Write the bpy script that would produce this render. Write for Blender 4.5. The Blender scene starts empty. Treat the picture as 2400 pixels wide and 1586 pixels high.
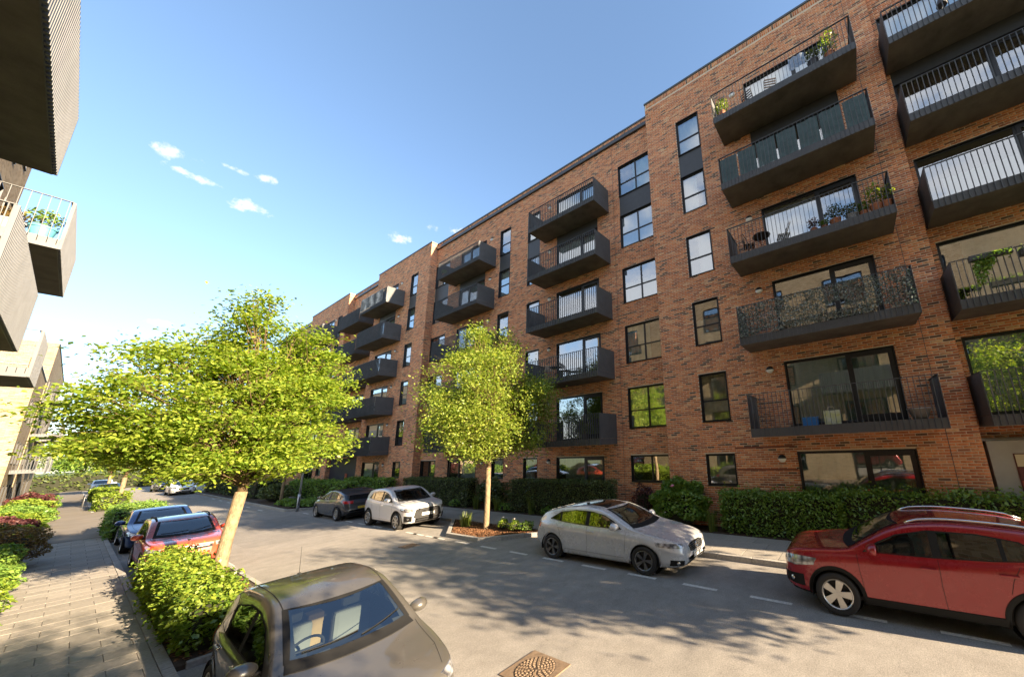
import bpy, bmesh, math, random
import numpy as np
from mathutils import Vector, Matrix
from mathutils.bvhtree import BVHTree
SC = bpy.context.scene
COL = SC.collection
R = math.radians
random.seed(7)
RNG = np.random.default_rng(11)

# ------------------------------------------------------------------ camera
F_PX, CX, CY, CAM_Z = 813.013, 1474.086, 853.69, 3.093
YAW, PITCH, ROLL = 1.0058, 0.2239, -0.0471
cyw, syw, cp, sp = math.cos(YAW), math.sin(YAW), math.cos(PITCH), math.sin(PITCH)
FWD = Vector((syw*cp, cyw*cp, sp)); RGT0 = Vector((cyw, -syw, 0)); UP0 = RGT0.cross(FWD)
RGT = math.cos(ROLL)*RGT0 + math.sin(ROLL)*UP0
UPV = -math.sin(ROLL)*RGT0 + math.cos(ROLL)*UP0
cam = bpy.data.cameras.new('camera'); camo = bpy.data.objects.new('camera', cam); COL.objects.link(camo)
M = Matrix.Identity(4)
for i, v in enumerate((RGT, UPV, -FWD)):
    for j in range(3): M[j][i] = v[j]
M.translation = (0, 0, CAM_Z)
camo.matrix_world = M
cam.sensor_fit = 'HORIZONTAL'; cam.sensor_width = 36; cam.lens = F_PX/2400*36
cam.shift_x = -(CX-1200)/2400; cam.shift_y = (CY-793)/2400
cam.clip_start = 0.05; cam.clip_end = 3000
SC.camera = camo

# ------------------------------------------------------------------ sun, sky, exposure
SUN = Vector((0.355, -2.85, 1.0)).normalized()
EL = math.asin(SUN.z); AZ = math.atan2(SUN.x, SUN.y)
sl = bpy.data.lights.new('sun', 'SUN'); so = bpy.data.objects.new('sun', sl); COL.objects.link(so)
sl.energy = 3.9; sl.angle = R(0.55); sl.color = (1.0, 0.79, 0.545)
so.rotation_euler = SUN.to_track_quat('Z', 'Y').to_euler(); so.location = (0, -40, 40)
wd = bpy.data.worlds.new('World'); SC.world = wd; wd.use_nodes = True
wn, wl = wd.node_tree.nodes, wd.node_tree.links
wn.clear()
def WN(t, **kw):
    n = wn.new(t)
    for k, v in kw.items(): setattr(n, k, v)
    return n
sky = WN('ShaderNodeTexSky', sky_type='NISHITA', sun_disc=False, sun_elevation=EL, sun_rotation=AZ, air_density=1.0, dust_density=0.35, ozone_density=3.0, altitude=60)
bg = WN('ShaderNodeBackground'); wo = WN('ShaderNodeOutputWorld'); bg.inputs[1].default_value = 0.068
tc = WN('ShaderNodeTexCoord')
def wmath(op, a, b=None, c=None):
    n = WN('ShaderNodeMath', operation=op)
    for i, v in enumerate((a, b, c)):
        if v is None: continue
        if isinstance(v, (int, float)): n.inputs[i].default_value = v
        else: wl.new(v, n.inputs[i])
    return n.outputs[0]
nzf = WN('ShaderNodeTexNoise'); nzf.inputs['Scale'].default_value = 34; nzf.inputs['Detail'].default_value = 7; nzf.inputs['Roughness'].default_value = .62
wl.new(tc.outputs['Generated'], nzf.inputs['Vector'])
mask = None
# a few small fair-weather puffs: direction, size along the horizon, size upward
PUFF = [((.0165,.8676,.497),.030,.014),((.0181,.878,.4783),.022,.008),((.038,.8787,.4758),.026,.008),((.0715,.858,.5086),.020,.006),((.1101,.8524,.5112),.018,.011),
        ((.0955,.8818,.4618),.036,.016),((.3263,.8115,.4848),.027,.014),((.3746,.7687,.5184),.022,.009),((.4173,.742,.5248),.026,.010),((.0407,.9705,.2375),.020,.008)]
for (d, sa, su) in PUFF:
    c = Vector(d).normalized(); e = Vector((c.y, -c.x, 0)).normalized(); v = e.cross(c)
    sub = WN('ShaderNodeVectorMath', operation='SUBTRACT'); wl.new(tc.outputs['Generated'], sub.inputs[0]); sub.inputs[1].default_value = c
    d1 = WN('ShaderNodeVectorMath', operation='DOT_PRODUCT'); wl.new(sub.outputs[0], d1.inputs[0]); d1.inputs[1].default_value = e/sa
    d2 = WN('ShaderNodeVectorMath', operation='DOT_PRODUCT'); wl.new(sub.outputs[0], d2.inputs[0]); d2.inputs[1].default_value = v/su
    q = wmath('ADD', wmath('MULTIPLY', d1.outputs['Value'], d1.outputs['Value']), wmath('MULTIPLY', d2.outputs['Value'], d2.outputs['Value']))
    m = wmath('SUBTRACT', 1.0, q)
    mask = m if mask is None else wmath('MAXIMUM', mask, m)
puff = wmath('ADD', wmath('MULTIPLY', mask, .55), wmath('MULTIPLY', wmath('SUBTRACT', nzf.outputs[0], .52), 3.2))
puff = wmath('MULTIPLY', puff, wmath('GREATER_THAN', mask, -.35))
pr = WN('ShaderNodeMapRange', interpolation_type='SMOOTHSTEP'); wl.new(puff, pr.inputs[0]); pr.inputs[1].default_value = .05; pr.inputs[2].default_value = .75
# broader broken cloud over the other half of the sky, as the window panes mirror it
nzb = WN('ShaderNodeTexNoise'); nzb.inputs['Scale'].default_value = 3.3; nzb.inputs['Detail'].default_value = 8; nzb.inputs['Roughness'].default_value = .58
mp = WN('ShaderNodeMapping'); mp.inputs['Scale'].default_value = (1, 1, 1.9); mp.inputs['Location'].default_value = (3.1, .7, 1.3)
wl.new(tc.outputs['Generated'], mp.inputs['Vector']); wl.new(mp.outputs[0], nzb.inputs['Vector'])
sx = WN('ShaderNodeSeparateXYZ'); wl.new(tc.outputs['Generated'], sx.inputs[0])
side = WN('ShaderNodeMapRange', interpolation_type='SMOOTHSTEP'); wl.new(sx.outputs[0], side.inputs[0]); side.inputs[1].default_value = -.28; side.inputs[2].default_value = -.5
bm_ = WN('ShaderNodeMapRange', interpolation_type='SMOOTHSTEP'); wl.new(nzb.outputs[0], bm_.inputs[0]); bm_.inputs[1].default_value = .40; bm_.inputs[2].default_value = .58
cm = wmath('MAXIMUM', wmath('MULTIPLY', pr.outputs[0], .85), wmath('MULTIPLY', wmath('MULTIPLY', side.outputs[0], bm_.outputs[0]), .85))
mix = WN('ShaderNodeMix', data_type='RGBA'); wl.new(cm, mix.inputs[0]); gm = WN('ShaderNodeGamma'); gm.inputs[1].default_value = .86; wl.new(sky.outputs[0], gm.inputs[0]); wl.new(gm.outputs[0], mix.inputs[6]); mix.inputs[7].default_value = (3.0, 3.0, 3.05, 1)
wl.new(mix.outputs[2], bg.inputs[0]); wl.new(bg.outputs[0], wo.inputs[0])
vs = SC.view_settings; vs.view_transform = 'Standard'; vs.look = 'None'; vs.gamma = 1.0; vs.use_curve_mapping = False; vs.exposure = 2.72
SC.cycles.use_denoising = True
SC.cycles.max_bounces = 8; SC.cycles.transparent_max_bounces = 12; SC.cycles.sample_clamp_indirect = 6
SC.cycles.caustics_reflective = False; SC.cycles.caustics_refractive = False

# ------------------------------------------------------------------ helpers
def link(o, parent=None):
    COL.objects.link(o)
    if parent is not None: o.parent = parent
    return o
def tag(o, label=None, cat=None, group=None, kind=None):
    for k, v in (('label', label), ('category', cat), ('group', group), ('kind', kind)):
        if v: o[k] = v
    return o
def thing(name, label, cat, loc=(0,0,0), rz=0, group=None, scale=1.0):
    o = bpy.data.objects.new(name, None); COL.objects.link(o)
    o.empty_display_size = .2; o.location = loc; o.rotation_euler = (0,0,rz); o.scale = (scale,)*3
    return tag(o, label, cat, group)
def mesh_obj(name, V, Fc, mats, parent=None, smooth=False, mi=None, attr=None):
    me = bpy.data.meshes.new(name)
    me.from_pydata([tuple(v) for v in V], [], [tuple(f) for f in Fc])
    for m in (mats if isinstance(mats, (list, tuple)) else [mats]): me.materials.append(m)
    if smooth: me.polygons.foreach_set('use_smooth', [True]*len(me.polygons))
    if mi is not None: me.polygons.foreach_set('material_index', mi)
    if attr is not None:
        a = me.attributes.new('rnd', 'FLOAT', 'FACE'); a.data.foreach_set('value', attr)
    me.update()
    return link(bpy.data.objects.new(name, me), parent)
def np_mesh(name, V, Q, mats, parent=None, attr=None, smooth=False, n=4):
    """fast mesh from numpy: V (N,3), Q (M,n)"""
    me = bpy.data.meshes.new(name); V = np.asarray(V, np.float32); Q = np.asarray(Q, np.int32)
    me.vertices.add(len(V)); me.vertices.foreach_set('co', V.ravel())
    me.loops.add(Q.size); me.loops.foreach_set('vertex_index', Q.ravel())
    me.polygons.add(len(Q)); me.polygons.foreach_set('loop_start', np.arange(0, Q.size, n, dtype=np.int32))
    me.polygons.foreach_set('loop_total', np.full(len(Q), n, np.int32))
    for m in (mats if isinstance(mats, (list, tuple)) else [mats]): me.materials.append(m)
    if attr is not None:
        a = me.attributes.new('rnd', 'FLOAT', 'FACE'); a.data.foreach_set('value', np.asarray(attr, np.float32))
    if smooth: me.polygons.foreach_set('use_smooth', np.ones(len(Q), bool))
    me.update(calc_edges=True)
    return link(bpy.data.objects.new(name, me), parent)
class MB:
    def __init__(s): s.v = []; s.f = []; s.m = []
    def add(s, V, Fc, m=0):
        o = len(s.v); s.v += [tuple(p) for p in V]; s.f += [tuple(i+o for i in f) for f in Fc]; s.m += [m]*len(Fc); return s
    def box(s, x0, x1, y0, y1, z0, z1, m=0):
        if x0 > x1: x0, x1 = x1, x0
        if y0 > y1: y0, y1 = y1, y0
        V = [(x0,y0,z0),(x1,y0,z0),(x1,y1,z0),(x0,y1,z0),(x0,y0,z1),(x1,y0,z1),(x1,y1,z1),(x0,y1,z1)]
        return s.add(V, [(0,3,2,1),(4,5,6,7),(0,1,5,4),(1,2,6,5),(2,3,7,6),(3,0,4,7)], m)
    def bbox(s, x0, x1, y0, y1, z0, z1, b=.01, m=0):
        """box with chamfered edges"""
        bm = bmesh.new(); bmesh.ops.create_cube(bm, size=1)
        for v in bm.verts: v.co = ((x0+x1)/2+v.co.x*(x1-x0), (y0+y1)/2+v.co.y*(y1-y0), (z0+z1)/2+v.co.z*(z1-z0))
        bmesh.ops.bevel(bm, geom=bm.edges[:], offset=b, segments=2, affect='EDGES', profile=.6)
        bm.verts.index_update(); s.add([v.co[:] for v in bm.verts], [[v.index for v in f.verts] for f in bm.faces], m); bm.free(); return s
    def tube(s, pts, rad, n=8, m=0, cap=True):
        pts = [Vector(p) for p in pts]; rr = rad if isinstance(rad, (list, tuple)) else [rad]*len(pts)
        V = []; prev = None
        for i, p in enumerate(pts):
            t = (pts[min(i+1, len(pts)-1)]-pts[max(i-1, 0)])
            t = t.normalized() if t.length > 1e-9 else Vector((0,0,1))
            if prev is None:
                a = t.cross(Vector((0,0,1)) if abs(t.z) < .9 else Vector((1,0,0))).normalized()
            else:
                a = (prev-t*prev.dot(t)).normalized()
            prev = a; b = t.cross(a)
            for k in range(n):
                q = 2*math.pi*k/n; V.append(p+rr[i]*(math.cos(q)*a+math.sin(q)*b))
        Fc = [(i*n+k, i*n+(k+1) % n, (i+1)*n+(k+1) % n, (i+1)*n+k) for i in range(len(pts)-1) for k in range(n)]
        if cap: Fc += [tuple(range(n-1, -1, -1)), tuple((len(pts)-1)*n+k for k in range(n))]
        return s.add(V, Fc, m)
    def lathe(s, prof, n=20, c=(0,0,0), m=0, axis='z'):
        V = []
        for (r_, z_) in prof:
            for k in range(n):
                q = 2*math.pi*k/n; x, y, z = r_*math.cos(q), r_*math.sin(q), z_
                if axis == 'y': x, y, z = x, z, y
                if axis == 'x': x, y, z = z, x, y
                V.append((x+c[0], y+c[1], z+c[2]))
        Fc = [(i*n+k, i*n+(k+1) % n, (i+1)*n+(k+1) % n, (i+1)*n+k) for i in range(len(prof)-1) for k in range(n)]
        return s.add(V, Fc, m)
    def sheet(s, pts, m=0): return s.add(pts, [tuple(range(len(pts)))], m)
    def prism(s, poly, z0, z1, m=0):
        n = len(poly); V = [(x,y,z0) for x,y in poly]+[(x,y,z1) for x,y in poly]
        return s.add(V, [tuple(range(n-1,-1,-1)), tuple(range(n,2*n))]+[(i,(i+1)%n,n+(i+1)%n,n+i) for i in range(n)], m)
    def build(s, name, mats, parent=None, smooth=False):
        return mesh_obj(name, s.v, s.f, mats, parent, smooth, s.m if isinstance(mats, (list, tuple)) and len(mats) > 1 else None)
def auto_smooth(o, deg=35):
    me = o.data; me.polygons.foreach_set('use_smooth', [True]*len(me.polygons))
    try: me.set_sharp_from_angle(angle=R(deg))
    except Exception: pass
    return o
def copy_tree(o, parent=None):
    c = o.copy(); COL.objects.link(c); c.parent = parent
    for ch in list(o.children): copy_tree(ch, c)
    return c

# ------------------------------------------------------------------ materials
def new_mat(name):
    m = bpy.data.materials.new(name); m.use_nodes = True
    nt = m.node_tree; return m, nt.nodes, nt.links, nt.nodes['Principled BSDF']
def mat(name, col, rough=.6, metal=0., var=.0, scale=6., bump=0., bscale=60., spec=None, coat=0., coords='Object', col2=None, stretch=None, emit=None):
    m, N, L, P = new_mat(name)
    P.inputs['Base Color'].default_value = (*col, 1); P.inputs['Roughness'].default_value = rough; P.inputs['Metallic'].default_value = metal
    if spec is not None: P.inputs['Specular IOR Level'].default_value = spec
    if coat: P.inputs['Coat Weight'].default_value = coat; P.inputs['Coat Roughness'].default_value = .03
    if var or bump or col2:
        t = N.new('ShaderNodeTexCoord'); src = t.outputs[coords]
        if stretch:
            mpg = N.new('ShaderNodeMapping'); mpg.inputs['Scale'].default_value = stretch; L.new(src, mpg.inputs[0]); src = mpg.outputs[0]
    if var or col2:
        n = N.new('ShaderNodeTexNoise'); n.inputs['Scale'].default_value = scale; n.inputs['Detail'].default_value = 6; n.inputs['Roughness'].default_value = .65
        L.new(src, n.inputs['Vector'])
        r = N.new('ShaderNodeMapRange'); r.inputs[1].default_value = .3; r.inputs[2].default_value = .7; L.new(n.outputs[0], r.inputs[0])
        x = N.new('ShaderNodeMix'); x.data_type = 'RGBA'; L.new(r.outputs[0], x.inputs[0])
        c2 = col2 or tuple(min(1, c*(1+var)) for c in col); c1 = col if col2 else tuple(c*(1-var) for c in col)
        x.inputs[6].default_value = (*c1, 1); x.inputs[7].default_value = (*c2, 1); L.new(x.outputs[2], P.inputs['Base Color'])
    if bump:
        n2 = N.new('ShaderNodeTexNoise'); n2.inputs['Scale'].default_value = bscale; n2.inputs['Detail'].default_value = 5; L.new(src, n2.inputs['Vector'])
        b = N.new('ShaderNodeBump'); b.inputs['Strength'].default_value = bump; b.inputs['Distance'].default_value = .02; L.new(n2.outputs[0], b.inputs['Height']); L.new(b.outputs[0], P.inputs['Normal'])
    if emit:
        P.inputs['Emission Color'].default_value = (*emit[0], 1); P.inputs['Emission Strength'].default_value = emit[1]
    return m
def ramp_mat(name, stops, source='attr', rough=.85, bump=.25, bscale=120, grain=.16):
    """colour chosen per piece (face attribute or object random) with fine grain on top"""
    m, N, L, P = new_mat(name); P.inputs['Roughness'].default_value = rough; P.inputs['Specular IOR Level'].default_value = .25
    if source == 'attr':
        a = N.new('ShaderNodeAttribute'); a.attribute_name = 'rnd'; src = a.outputs['Fac']
    else:
        a = N.new('ShaderNodeObjectInfo'); src = a.outputs['Random']
    cr = N.new('ShaderNodeValToRGB'); cr.color_ramp.interpolation = 'LINEAR'; E = cr.color_ramp.elements
    while len(E) > 1: E.remove(E[-1])
    E[0].position = stops[0][0]; E[0].color = (*stops[0][1], 1)
    for p_, c_ in stops[1:]:
        e = E.new(p_); e.color = (*c_, 1)
    L.new(src, cr.inputs[0])
    g = N.new('ShaderNodeNewGeometry'); n = N.new('ShaderNodeTexNoise'); n.inputs['Scale'].default_value = 22; n.inputs['Detail'].default_value = 6; L.new(g.outputs['Position'], n.inputs['Vector'])
    r = N.new('ShaderNodeMapRange'); r.inputs[1].default_value = .25; r.inputs[2].default_value = .75; r.inputs[3].default_value = 1-grain*1.6; r.inputs[4].default_value = 1+grain*1.6; L.new(n.outputs[0], r.inputs[0])
    x = N.new('ShaderNodeMix'); x.data_type = 'RGBA'; x.blend_type = 'MULTIPLY'; x.inputs[0].default_value = 1; L.new(cr.outputs[0], x.inputs[6]); L.new(r.outputs[0], x.inputs[7])
    L.new(x.outputs[2], P.inputs['Base Color'])
    if bump:
        n2 = N.new('ShaderNodeTexNoise'); n2.inputs['Scale'].default_value = bscale; L.new(g.outputs['Position'], n2.inputs['Vector'])
        b = N.new('ShaderNodeBump'); b.inputs['Strength'].default_value = bump; b.inputs['Distance'].default_value = .01; L.new(n2.outputs[0], b.inputs['Height']); L.new(b.outputs[0], P.inputs['Normal'])
    return m
BRICK_STOPS = [(0,(.12,.080,.062)),(.06,(.17,.100,.068)),(.13,(.38,.148,.080)),(.34,(.50,.178,.082)),(.52,(.60,.212,.090)),(.70,(.66,.255,.108)),(.84,(.68,.315,.150)),(.93,(.50,.215,.115)),(1,(.70,.42,.23))]
BUFF_STOPS = [(0,(.19,.140,.078)),(.3,(.255,.195,.118)),(.6,(.29,.230,.148)),(.85,(.32,.26,.175)),(1,(.215,.165,.10))]
M_BRICK = ramp_mat('red_multi_brick', BRICK_STOPS); M_BRICK1 = ramp_mat('red_multi_brick_single', BRICK_STOPS, 'obj')
M_MORTAR = mat('lime_mortar', (.64,.50,.36), .95, var=.12, scale=9, bump=.3, bscale=90)
def brick_tex(name, stops, mortar, bl, ch, axis):
    m, N, L, P = new_mat(name); P.inputs['Roughness'].default_value = .88; P.inputs['Specular IOR Level'].default_value = .25
    g = N.new('ShaderNodeNewGeometry'); s_ = N.new('ShaderNodeSeparateXYZ'); L.new(g.outputs['Position'], s_.inputs[0])
    c = N.new('ShaderNodeCombineXYZ'); ad = N.new('ShaderNodeMath'); ad.operation = 'ADD'; L.new(s_.outputs[0], ad.inputs[0]); L.new(s_.outputs[1], ad.inputs[1])
    L.new(ad.outputs[0], c.inputs[0]); L.new(s_.outputs[2], c.inputs[1])
    b = N.new('ShaderNodeTexBrick'); b.inputs['Scale'].default_value = 1; b.inputs['Brick Width'].default_value = bl; b.inputs['Row Height'].default_value = ch; b.inputs['Mortar Size'].default_value = .0075
    b.inputs['Color1'].default_value = (0,0,0,1); b.inputs['Color2'].default_value = (1,1,1,1); b.inputs['Mortar'].default_value = (.5,.5,.5,1); b.inputs['Bias'].default_value = 0
    L.new(c.outputs[0], b.inputs['Vector'])
    cr = N.new('ShaderNodeValToRGB'); E = cr.color_ramp.elements
    while len(E) > 1: E.remove(E[-1])
    E[0].position = 0; E[0].color = (*stops[0][1], 1)
    for p_, c_ in stops[1:]:
        e = E.new(p_); e.color = (*c_, 1)
    L.new(b.outputs['Color'], cr.inputs[0])
    x = N.new('ShaderNodeMix'); x.data_type = 'RGBA'; L.new(b.outputs['Fac'], x.inputs[0]); L.new(cr.outputs[0], x.inputs[6]); x.inputs[7].default_value = (*mortar, 1)
    n = N.new('ShaderNodeTexNoise'); n.inputs['Scale'].default_value = .8; n.inputs['Detail'].default_value = 5; L.new(g.outputs['Position'], n.inputs['Vector'])
    r = N.new('ShaderNodeMapRange'); r.inputs[1].default_value = .3; r.inputs[2].default_value = .7; r.inputs[3].default_value = .86; r.inputs[4].default_value = 1.12; L.new(n.outputs[0], r.inputs[0])
    y = N.new('ShaderNodeMix'); y.data_type = 'RGBA'; y.blend_type = 'MULTIPLY'; y.inputs[0].default_value = 1; L.new(x.outputs[2], y.inputs[6]); L.new(r.outputs[0], y.inputs[7]); L.new(y.outputs[2], P.inputs['Base Color'])
    bp = N.new('ShaderNodeBump'); bp.invert = True; bp.inputs['Strength'].default_value = .4; bp.inputs['Distance'].default_value = .008; L.new(b.outputs['Fac'], bp.inputs['Height']); L.new(bp.outputs[0], P.inputs['Normal'])
    return m
BL, CH = .262, .0735
M_BRICKTEX = brick_tex('red_brickwork_far', BRICK_STOPS, (.66,.52,.38), BL, CH, 'y')
M_BUFF = brick_tex('buff_brickwork', BUFF_STOPS, (.33,.27,.19), .225, .075, 'y')
M_METAL = mat('anthracite_metal', (.085,.090,.095), .55, .1, var=.18, scale=2.5, bump=.03, bscale=40)
M_PANEL = mat('perforated_grey_panel', (.085,.09,.095), .6, .1, var=.15, scale=3, bump=.35, bscale=190)
M_SOFFIT = mat('dark_soffit_board', (.105,.095,.083), .75, .1, var=.35, scale=1.6, bump=.1, bscale=70)
M_FRAME = mat('black_window_frame', (.018,.019,.021), .38, .2)
M_SPAN = mat('dark_grey_spandrel', (.055,.058,.064), .5, .2, var=.1)
M_COPING = mat('grey_metal_coping', (.08,.085,.09), .45, .5)
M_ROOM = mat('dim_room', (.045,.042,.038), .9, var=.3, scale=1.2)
M_RENDER = mat('grey_render', (.36,.35,.31), .9, var=.10, scale=2, bump=.12, bscale=90)
M_CURT = [mat('white_curtain', (.84,.86,.86), .9), mat('teal_net_curtain', (.38,.58,.55), .9), mat('cream_curtain', (.66,.56,.40), .9), mat('grey_blind', (.56,.60,.60), .9)]
def glass_mat(name, base=.16, tint=(.80,.90,.88), gl=(.96,.98,1.0), rough=.006):
    m, N, L, P = new_mat(name); N.remove(P)
    out = N['Material Output']; tr = N.new('ShaderNodeBsdfTransparent'); tr.inputs[0].default_value = (*tint, 1)
    g = N.new('ShaderNodeBsdfGlossy'); g.inputs['Color'].default_value = (*gl, 1); g.inputs['Roughness'].default_value = rough
    lw = N.new('ShaderNodeFresnel'); lw.inputs[0].default_value = 1.52
    mr = N.new('ShaderNodeMapRange'); mr.inputs[1].default_value = .04; mr.inputs[2].default_value = .8; mr.inputs[3].default_value = base; mr.inputs[4].default_value = .95; L.new(lw.outputs[0], mr.inputs[0])
    g2 = N.new('ShaderNodeNewGeometry'); n = N.new('ShaderNodeTexNoise'); n.inputs['Scale'].default_value = 1.1; L.new(g2.outputs['Position'], n.inputs['Vector'])
    b = N.new('ShaderNodeBump'); b.inputs['Strength'].default_value = .035; b.inputs['Distance'].default_value = .05; L.new(n.outputs[0], b.inputs['Height']); L.new(b.outputs[0], g.inputs['Normal'])
    mx = N.new('ShaderNodeMixShader'); L.new(mr.outputs[0], mx.inputs[0]); L.new(tr.outputs[0], mx.inputs[1]); L.new(g.outputs[0], mx.inputs[2]); L.new(mx.outputs[0], out.inputs[0])
    return m
M_GLASS = glass_mat('window_glass', .42)
M_CARGLASS = glass_mat('car_glass', .17, (.62,.70,.68))
M_SIDEGLASS = glass_mat('car_side_glass', .26, (.20,.23,.22))
def leaf_mat(name, c1, c2, trans=.45):
    m, N, L, P = new_mat(name); N.remove(P); out = N['Material Output']
    a = N.new('ShaderNodeAttribute'); a.attribute_name = 'rnd'
    x = N.new('ShaderNodeMix'); x.data_type = 'RGBA'; L.new(a.outputs['Fac'], x.inputs[0]); x.inputs[6].default_value = (*c1, 1); x.inputs[7].default_value = (*c2, 1)
    d = N.new('ShaderNodeBsdfDiffuse'); L.new(x.outputs[2], d.inputs[0])
    t = N.new('ShaderNodeBsdfTranslucent')
    h = N.new('ShaderNodeHueSaturation'); h.inputs['Saturation'].default_value = 1.1; h.inputs['Value'].default_value = 1.35; L.new(x.outputs[2], h.inputs['Color']); L.new(h.outputs[0], t.inputs[0])
    g = N.new('ShaderNodeBsdfGlossy'); g.inputs['Roughness'].default_value = .42; g.inputs['Color'].default_value = (.8,.85,.8,1)
    m1 = N.new('ShaderNodeMixShader'); m1.inputs[0].default_value = trans; L.new(d.outputs[0], m1.inputs[1]); L.new(t.outputs[0], m1.inputs[2])
    m2 = N.new('ShaderNodeMixShader'); m2.inputs[0].default_value = .05; L.new(m1.outputs[0], m2.inputs[1]); L.new(g.outputs[0], m2.inputs[2]); L.new(m2.outputs[0], out.inputs[0])
    return m
LF_TREE1 = leaf_mat('acer_leaves', (.16,.27,.030), (.38,.44,.060), .5)
LF_TREE2 = leaf_mat('oak_leaves', (.15,.24,.028), (.38,.42,.075), .48)
LF_HEDGE = leaf_mat('laurel_hedge_leaves', (.10,.20,.034), (.28,.41,.070), .34)
LF_DARK = leaf_mat('yew_hedge_leaves', (.055,.088,.030), (.165,.20,.052), .25)
LF_LIME = leaf_mat('lime_shrub_leaves', (.10,.19,.020), (.31,.38,.045), .4)
LF_RED = leaf_mat('photinia_leaves', (.13,.075,.030), (.27,.20,.05), .35)
LF_PURPLE = leaf_mat('purple_shrub_leaves', (.075,.022,.028), (.16,.06,.05), .3)
LF_CAMO = leaf_mat('artificial_screen_leaves', (.03,.07,.06), (.42,.46,.42), .2)
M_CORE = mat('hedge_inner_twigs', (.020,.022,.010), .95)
M_BARK = mat('pale_bark', (.12,.085,.050), .9, scale=16, bump=1.0, bscale=34, stretch=(1,1,.45), col2=(.29,.215,.125))
M_TWIG = mat('brown_twig', (.115,.075,.036), .9)
# ------------------------------------------------------------------ ground, road, pavements
def asphalt(name, c1, c2, agg=.5):
    m, N, L, P = new_mat(name); P.inputs['Roughness'].default_value = .86; P.inputs['Specular IOR Level'].default_value = .3
    g = N.new('ShaderNodeNewGeometry')
    n = N.new('ShaderNodeTexNoise'); n.inputs['Scale'].default_value = 44; n.inputs['Detail'].default_value = 6; n.inputs['Roughness'].default_value = .75; L.new(g.outputs['Position'], n.inputs['Vector'])
    n2 = N.new('ShaderNodeTexNoise'); n2.inputs['Scale'].default_value = .55; n2.inputs['Detail'].default_value = 7; n2.inputs['Roughness'].default_value = .6; L.new(g.outputs['Position'], n2.inputs['Vector'])
    v = N.new('ShaderNodeTexVoronoi'); v.inputs['Scale'].default_value = 130; L.new(g.outputs['Position'], v.inputs['Vector'])
    r = N.new('ShaderNodeMapRange'); r.inputs[1].default_value = .3; r.inputs[2].default_value = .7; L.new(n2.outputs[0], r.inputs[0])
    x = N.new('ShaderNodeMix'); x.data_type = 'RGBA'; L.new(r.outputs[0], x.inputs[0]); x.inputs[6].default_value = (*c1,1); x.inputs[7].default_value = (*c2,1)
    r2 = N.new('ShaderNodeMapRange'); r2.inputs[1].default_value = .25; r2.inputs[2].default_value = .75; r2.inputs[3].default_value = 1-agg; r2.inputs[4].default_value = 1+agg; L.new(n.outputs[0], r2.inputs[0])
    y = N.new('ShaderNodeMix'); y.data_type = 'RGBA'; y.blend_type = 'MULTIPLY'; y.inputs[0].default_value = 1; L.new(x.outputs[2], y.inputs[6]); L.new(r2.outputs[0], y.inputs[7]); L.new(y.outputs[2], P.inputs['Base Color'])
    n3 = N.new('ShaderNodeTexNoise'); n3.inputs['Scale'].default_value = 2.6; n3.inputs['Detail'].default_value = 9; n3.inputs['Roughness'].default_value = .72; L.new(g.outputs['Position'], n3.inputs['Vector'])
    r3 = N.new('ShaderNodeMapRange'); r3.inputs[1].default_value = .34; r3.inputs[2].default_value = .66; r3.inputs[3].default_value = .84; r3.inputs[4].default_value = 1.10; L.new(n3.outputs[0], r3.inputs[0])
    y3 = N.new('ShaderNodeMix'); y3.data_type = 'RGBA'; y3.blend_type = 'MULTIPLY'; y3.inputs[0].default_value = 1; L.new(y.outputs[2], y3.inputs[6]); L.new(r3.outputs[0], y3.inputs[7])
    vc = N.new('ShaderNodeTexVoronoi'); vc.feature = 'DISTANCE_TO_EDGE'; vc.inputs['Scale'].default_value = .33; nd = N.new('ShaderNodeVectorMath'); nd.operation = 'MULTIPLY_ADD'; L.new(n3.outputs['Color'], nd.inputs[0]); nd.inputs[1].default_value = (.9,.9,.9); L.new(g.outputs['Position'], nd.inputs[2]); L.new(nd.outputs[0], vc.inputs['Vector'])
    rc = N.new('ShaderNodeMapRange'); rc.inputs[1].default_value = .0; rc.inputs[2].default_value = .006; rc.inputs[3].default_value = .62; rc.inputs[4].default_value = 1.0; L.new(vc.outputs['Distance'], rc.inputs[0])
    y4 = N.new('ShaderNodeMix'); y4.data_type = 'RGBA'; y4.blend_type = 'MULTIPLY'; y4.inputs[0].default_value = .55; L.new(y3.outputs[2], y4.inputs[6]); L.new(rc.outputs[0], y4.inputs[7]); L.new(y4.outputs[2], P.inputs['Base Color'])
    b = N.new('ShaderNodeBump'); b.inputs['Strength'].default_value = .55; b.inputs['Distance'].default_value = .006; L.new(v.outputs['Distance'], b.inputs['Height']); L.new(b.outputs[0], P.inputs['Normal'])
    return m
M_ROAD = asphalt('worn_asphalt', (.255,.236,.209), (.31,.287,.255), .46)
M_PATCH = asphalt('darker_asphalt_patch', (.222,.206,.183), (.27,.25,.223), .46)
M_SLAB = ramp_mat('concrete_paving_slab', [(0,(.25,.23,.197)),(.5,(.29,.265,.228)),(1,(.33,.302,.258))], 'obj', .9, .3, 60, .10)
M_BED = mat('pavement_bedding', (.20,.18,.155), .95, var=.2, scale=4, coords='Object')
M_KERB = ramp_mat('granite_kerb', [(0,(.30,.285,.26)),(1,(.40,.375,.335))], 'obj', .85, .3, 80, .14)
M_BLOCK = brick_tex('block_paving', [(0,(.25,.22,.185)),(.5,(.29,.256,.212)),(1,(.33,.292,.24))], (.19,.167,.14), .2, .1, 'y')
M_SOIL = mat('brown_soil', (.055,.036,.022), .98, var=.4, scale=14, bump=.8, bscale=60)
M_PAINT = mat('worn_white_paint', (.62,.59,.53), .8, var=.3, scale=26, bump=.2, bscale=120)
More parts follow.
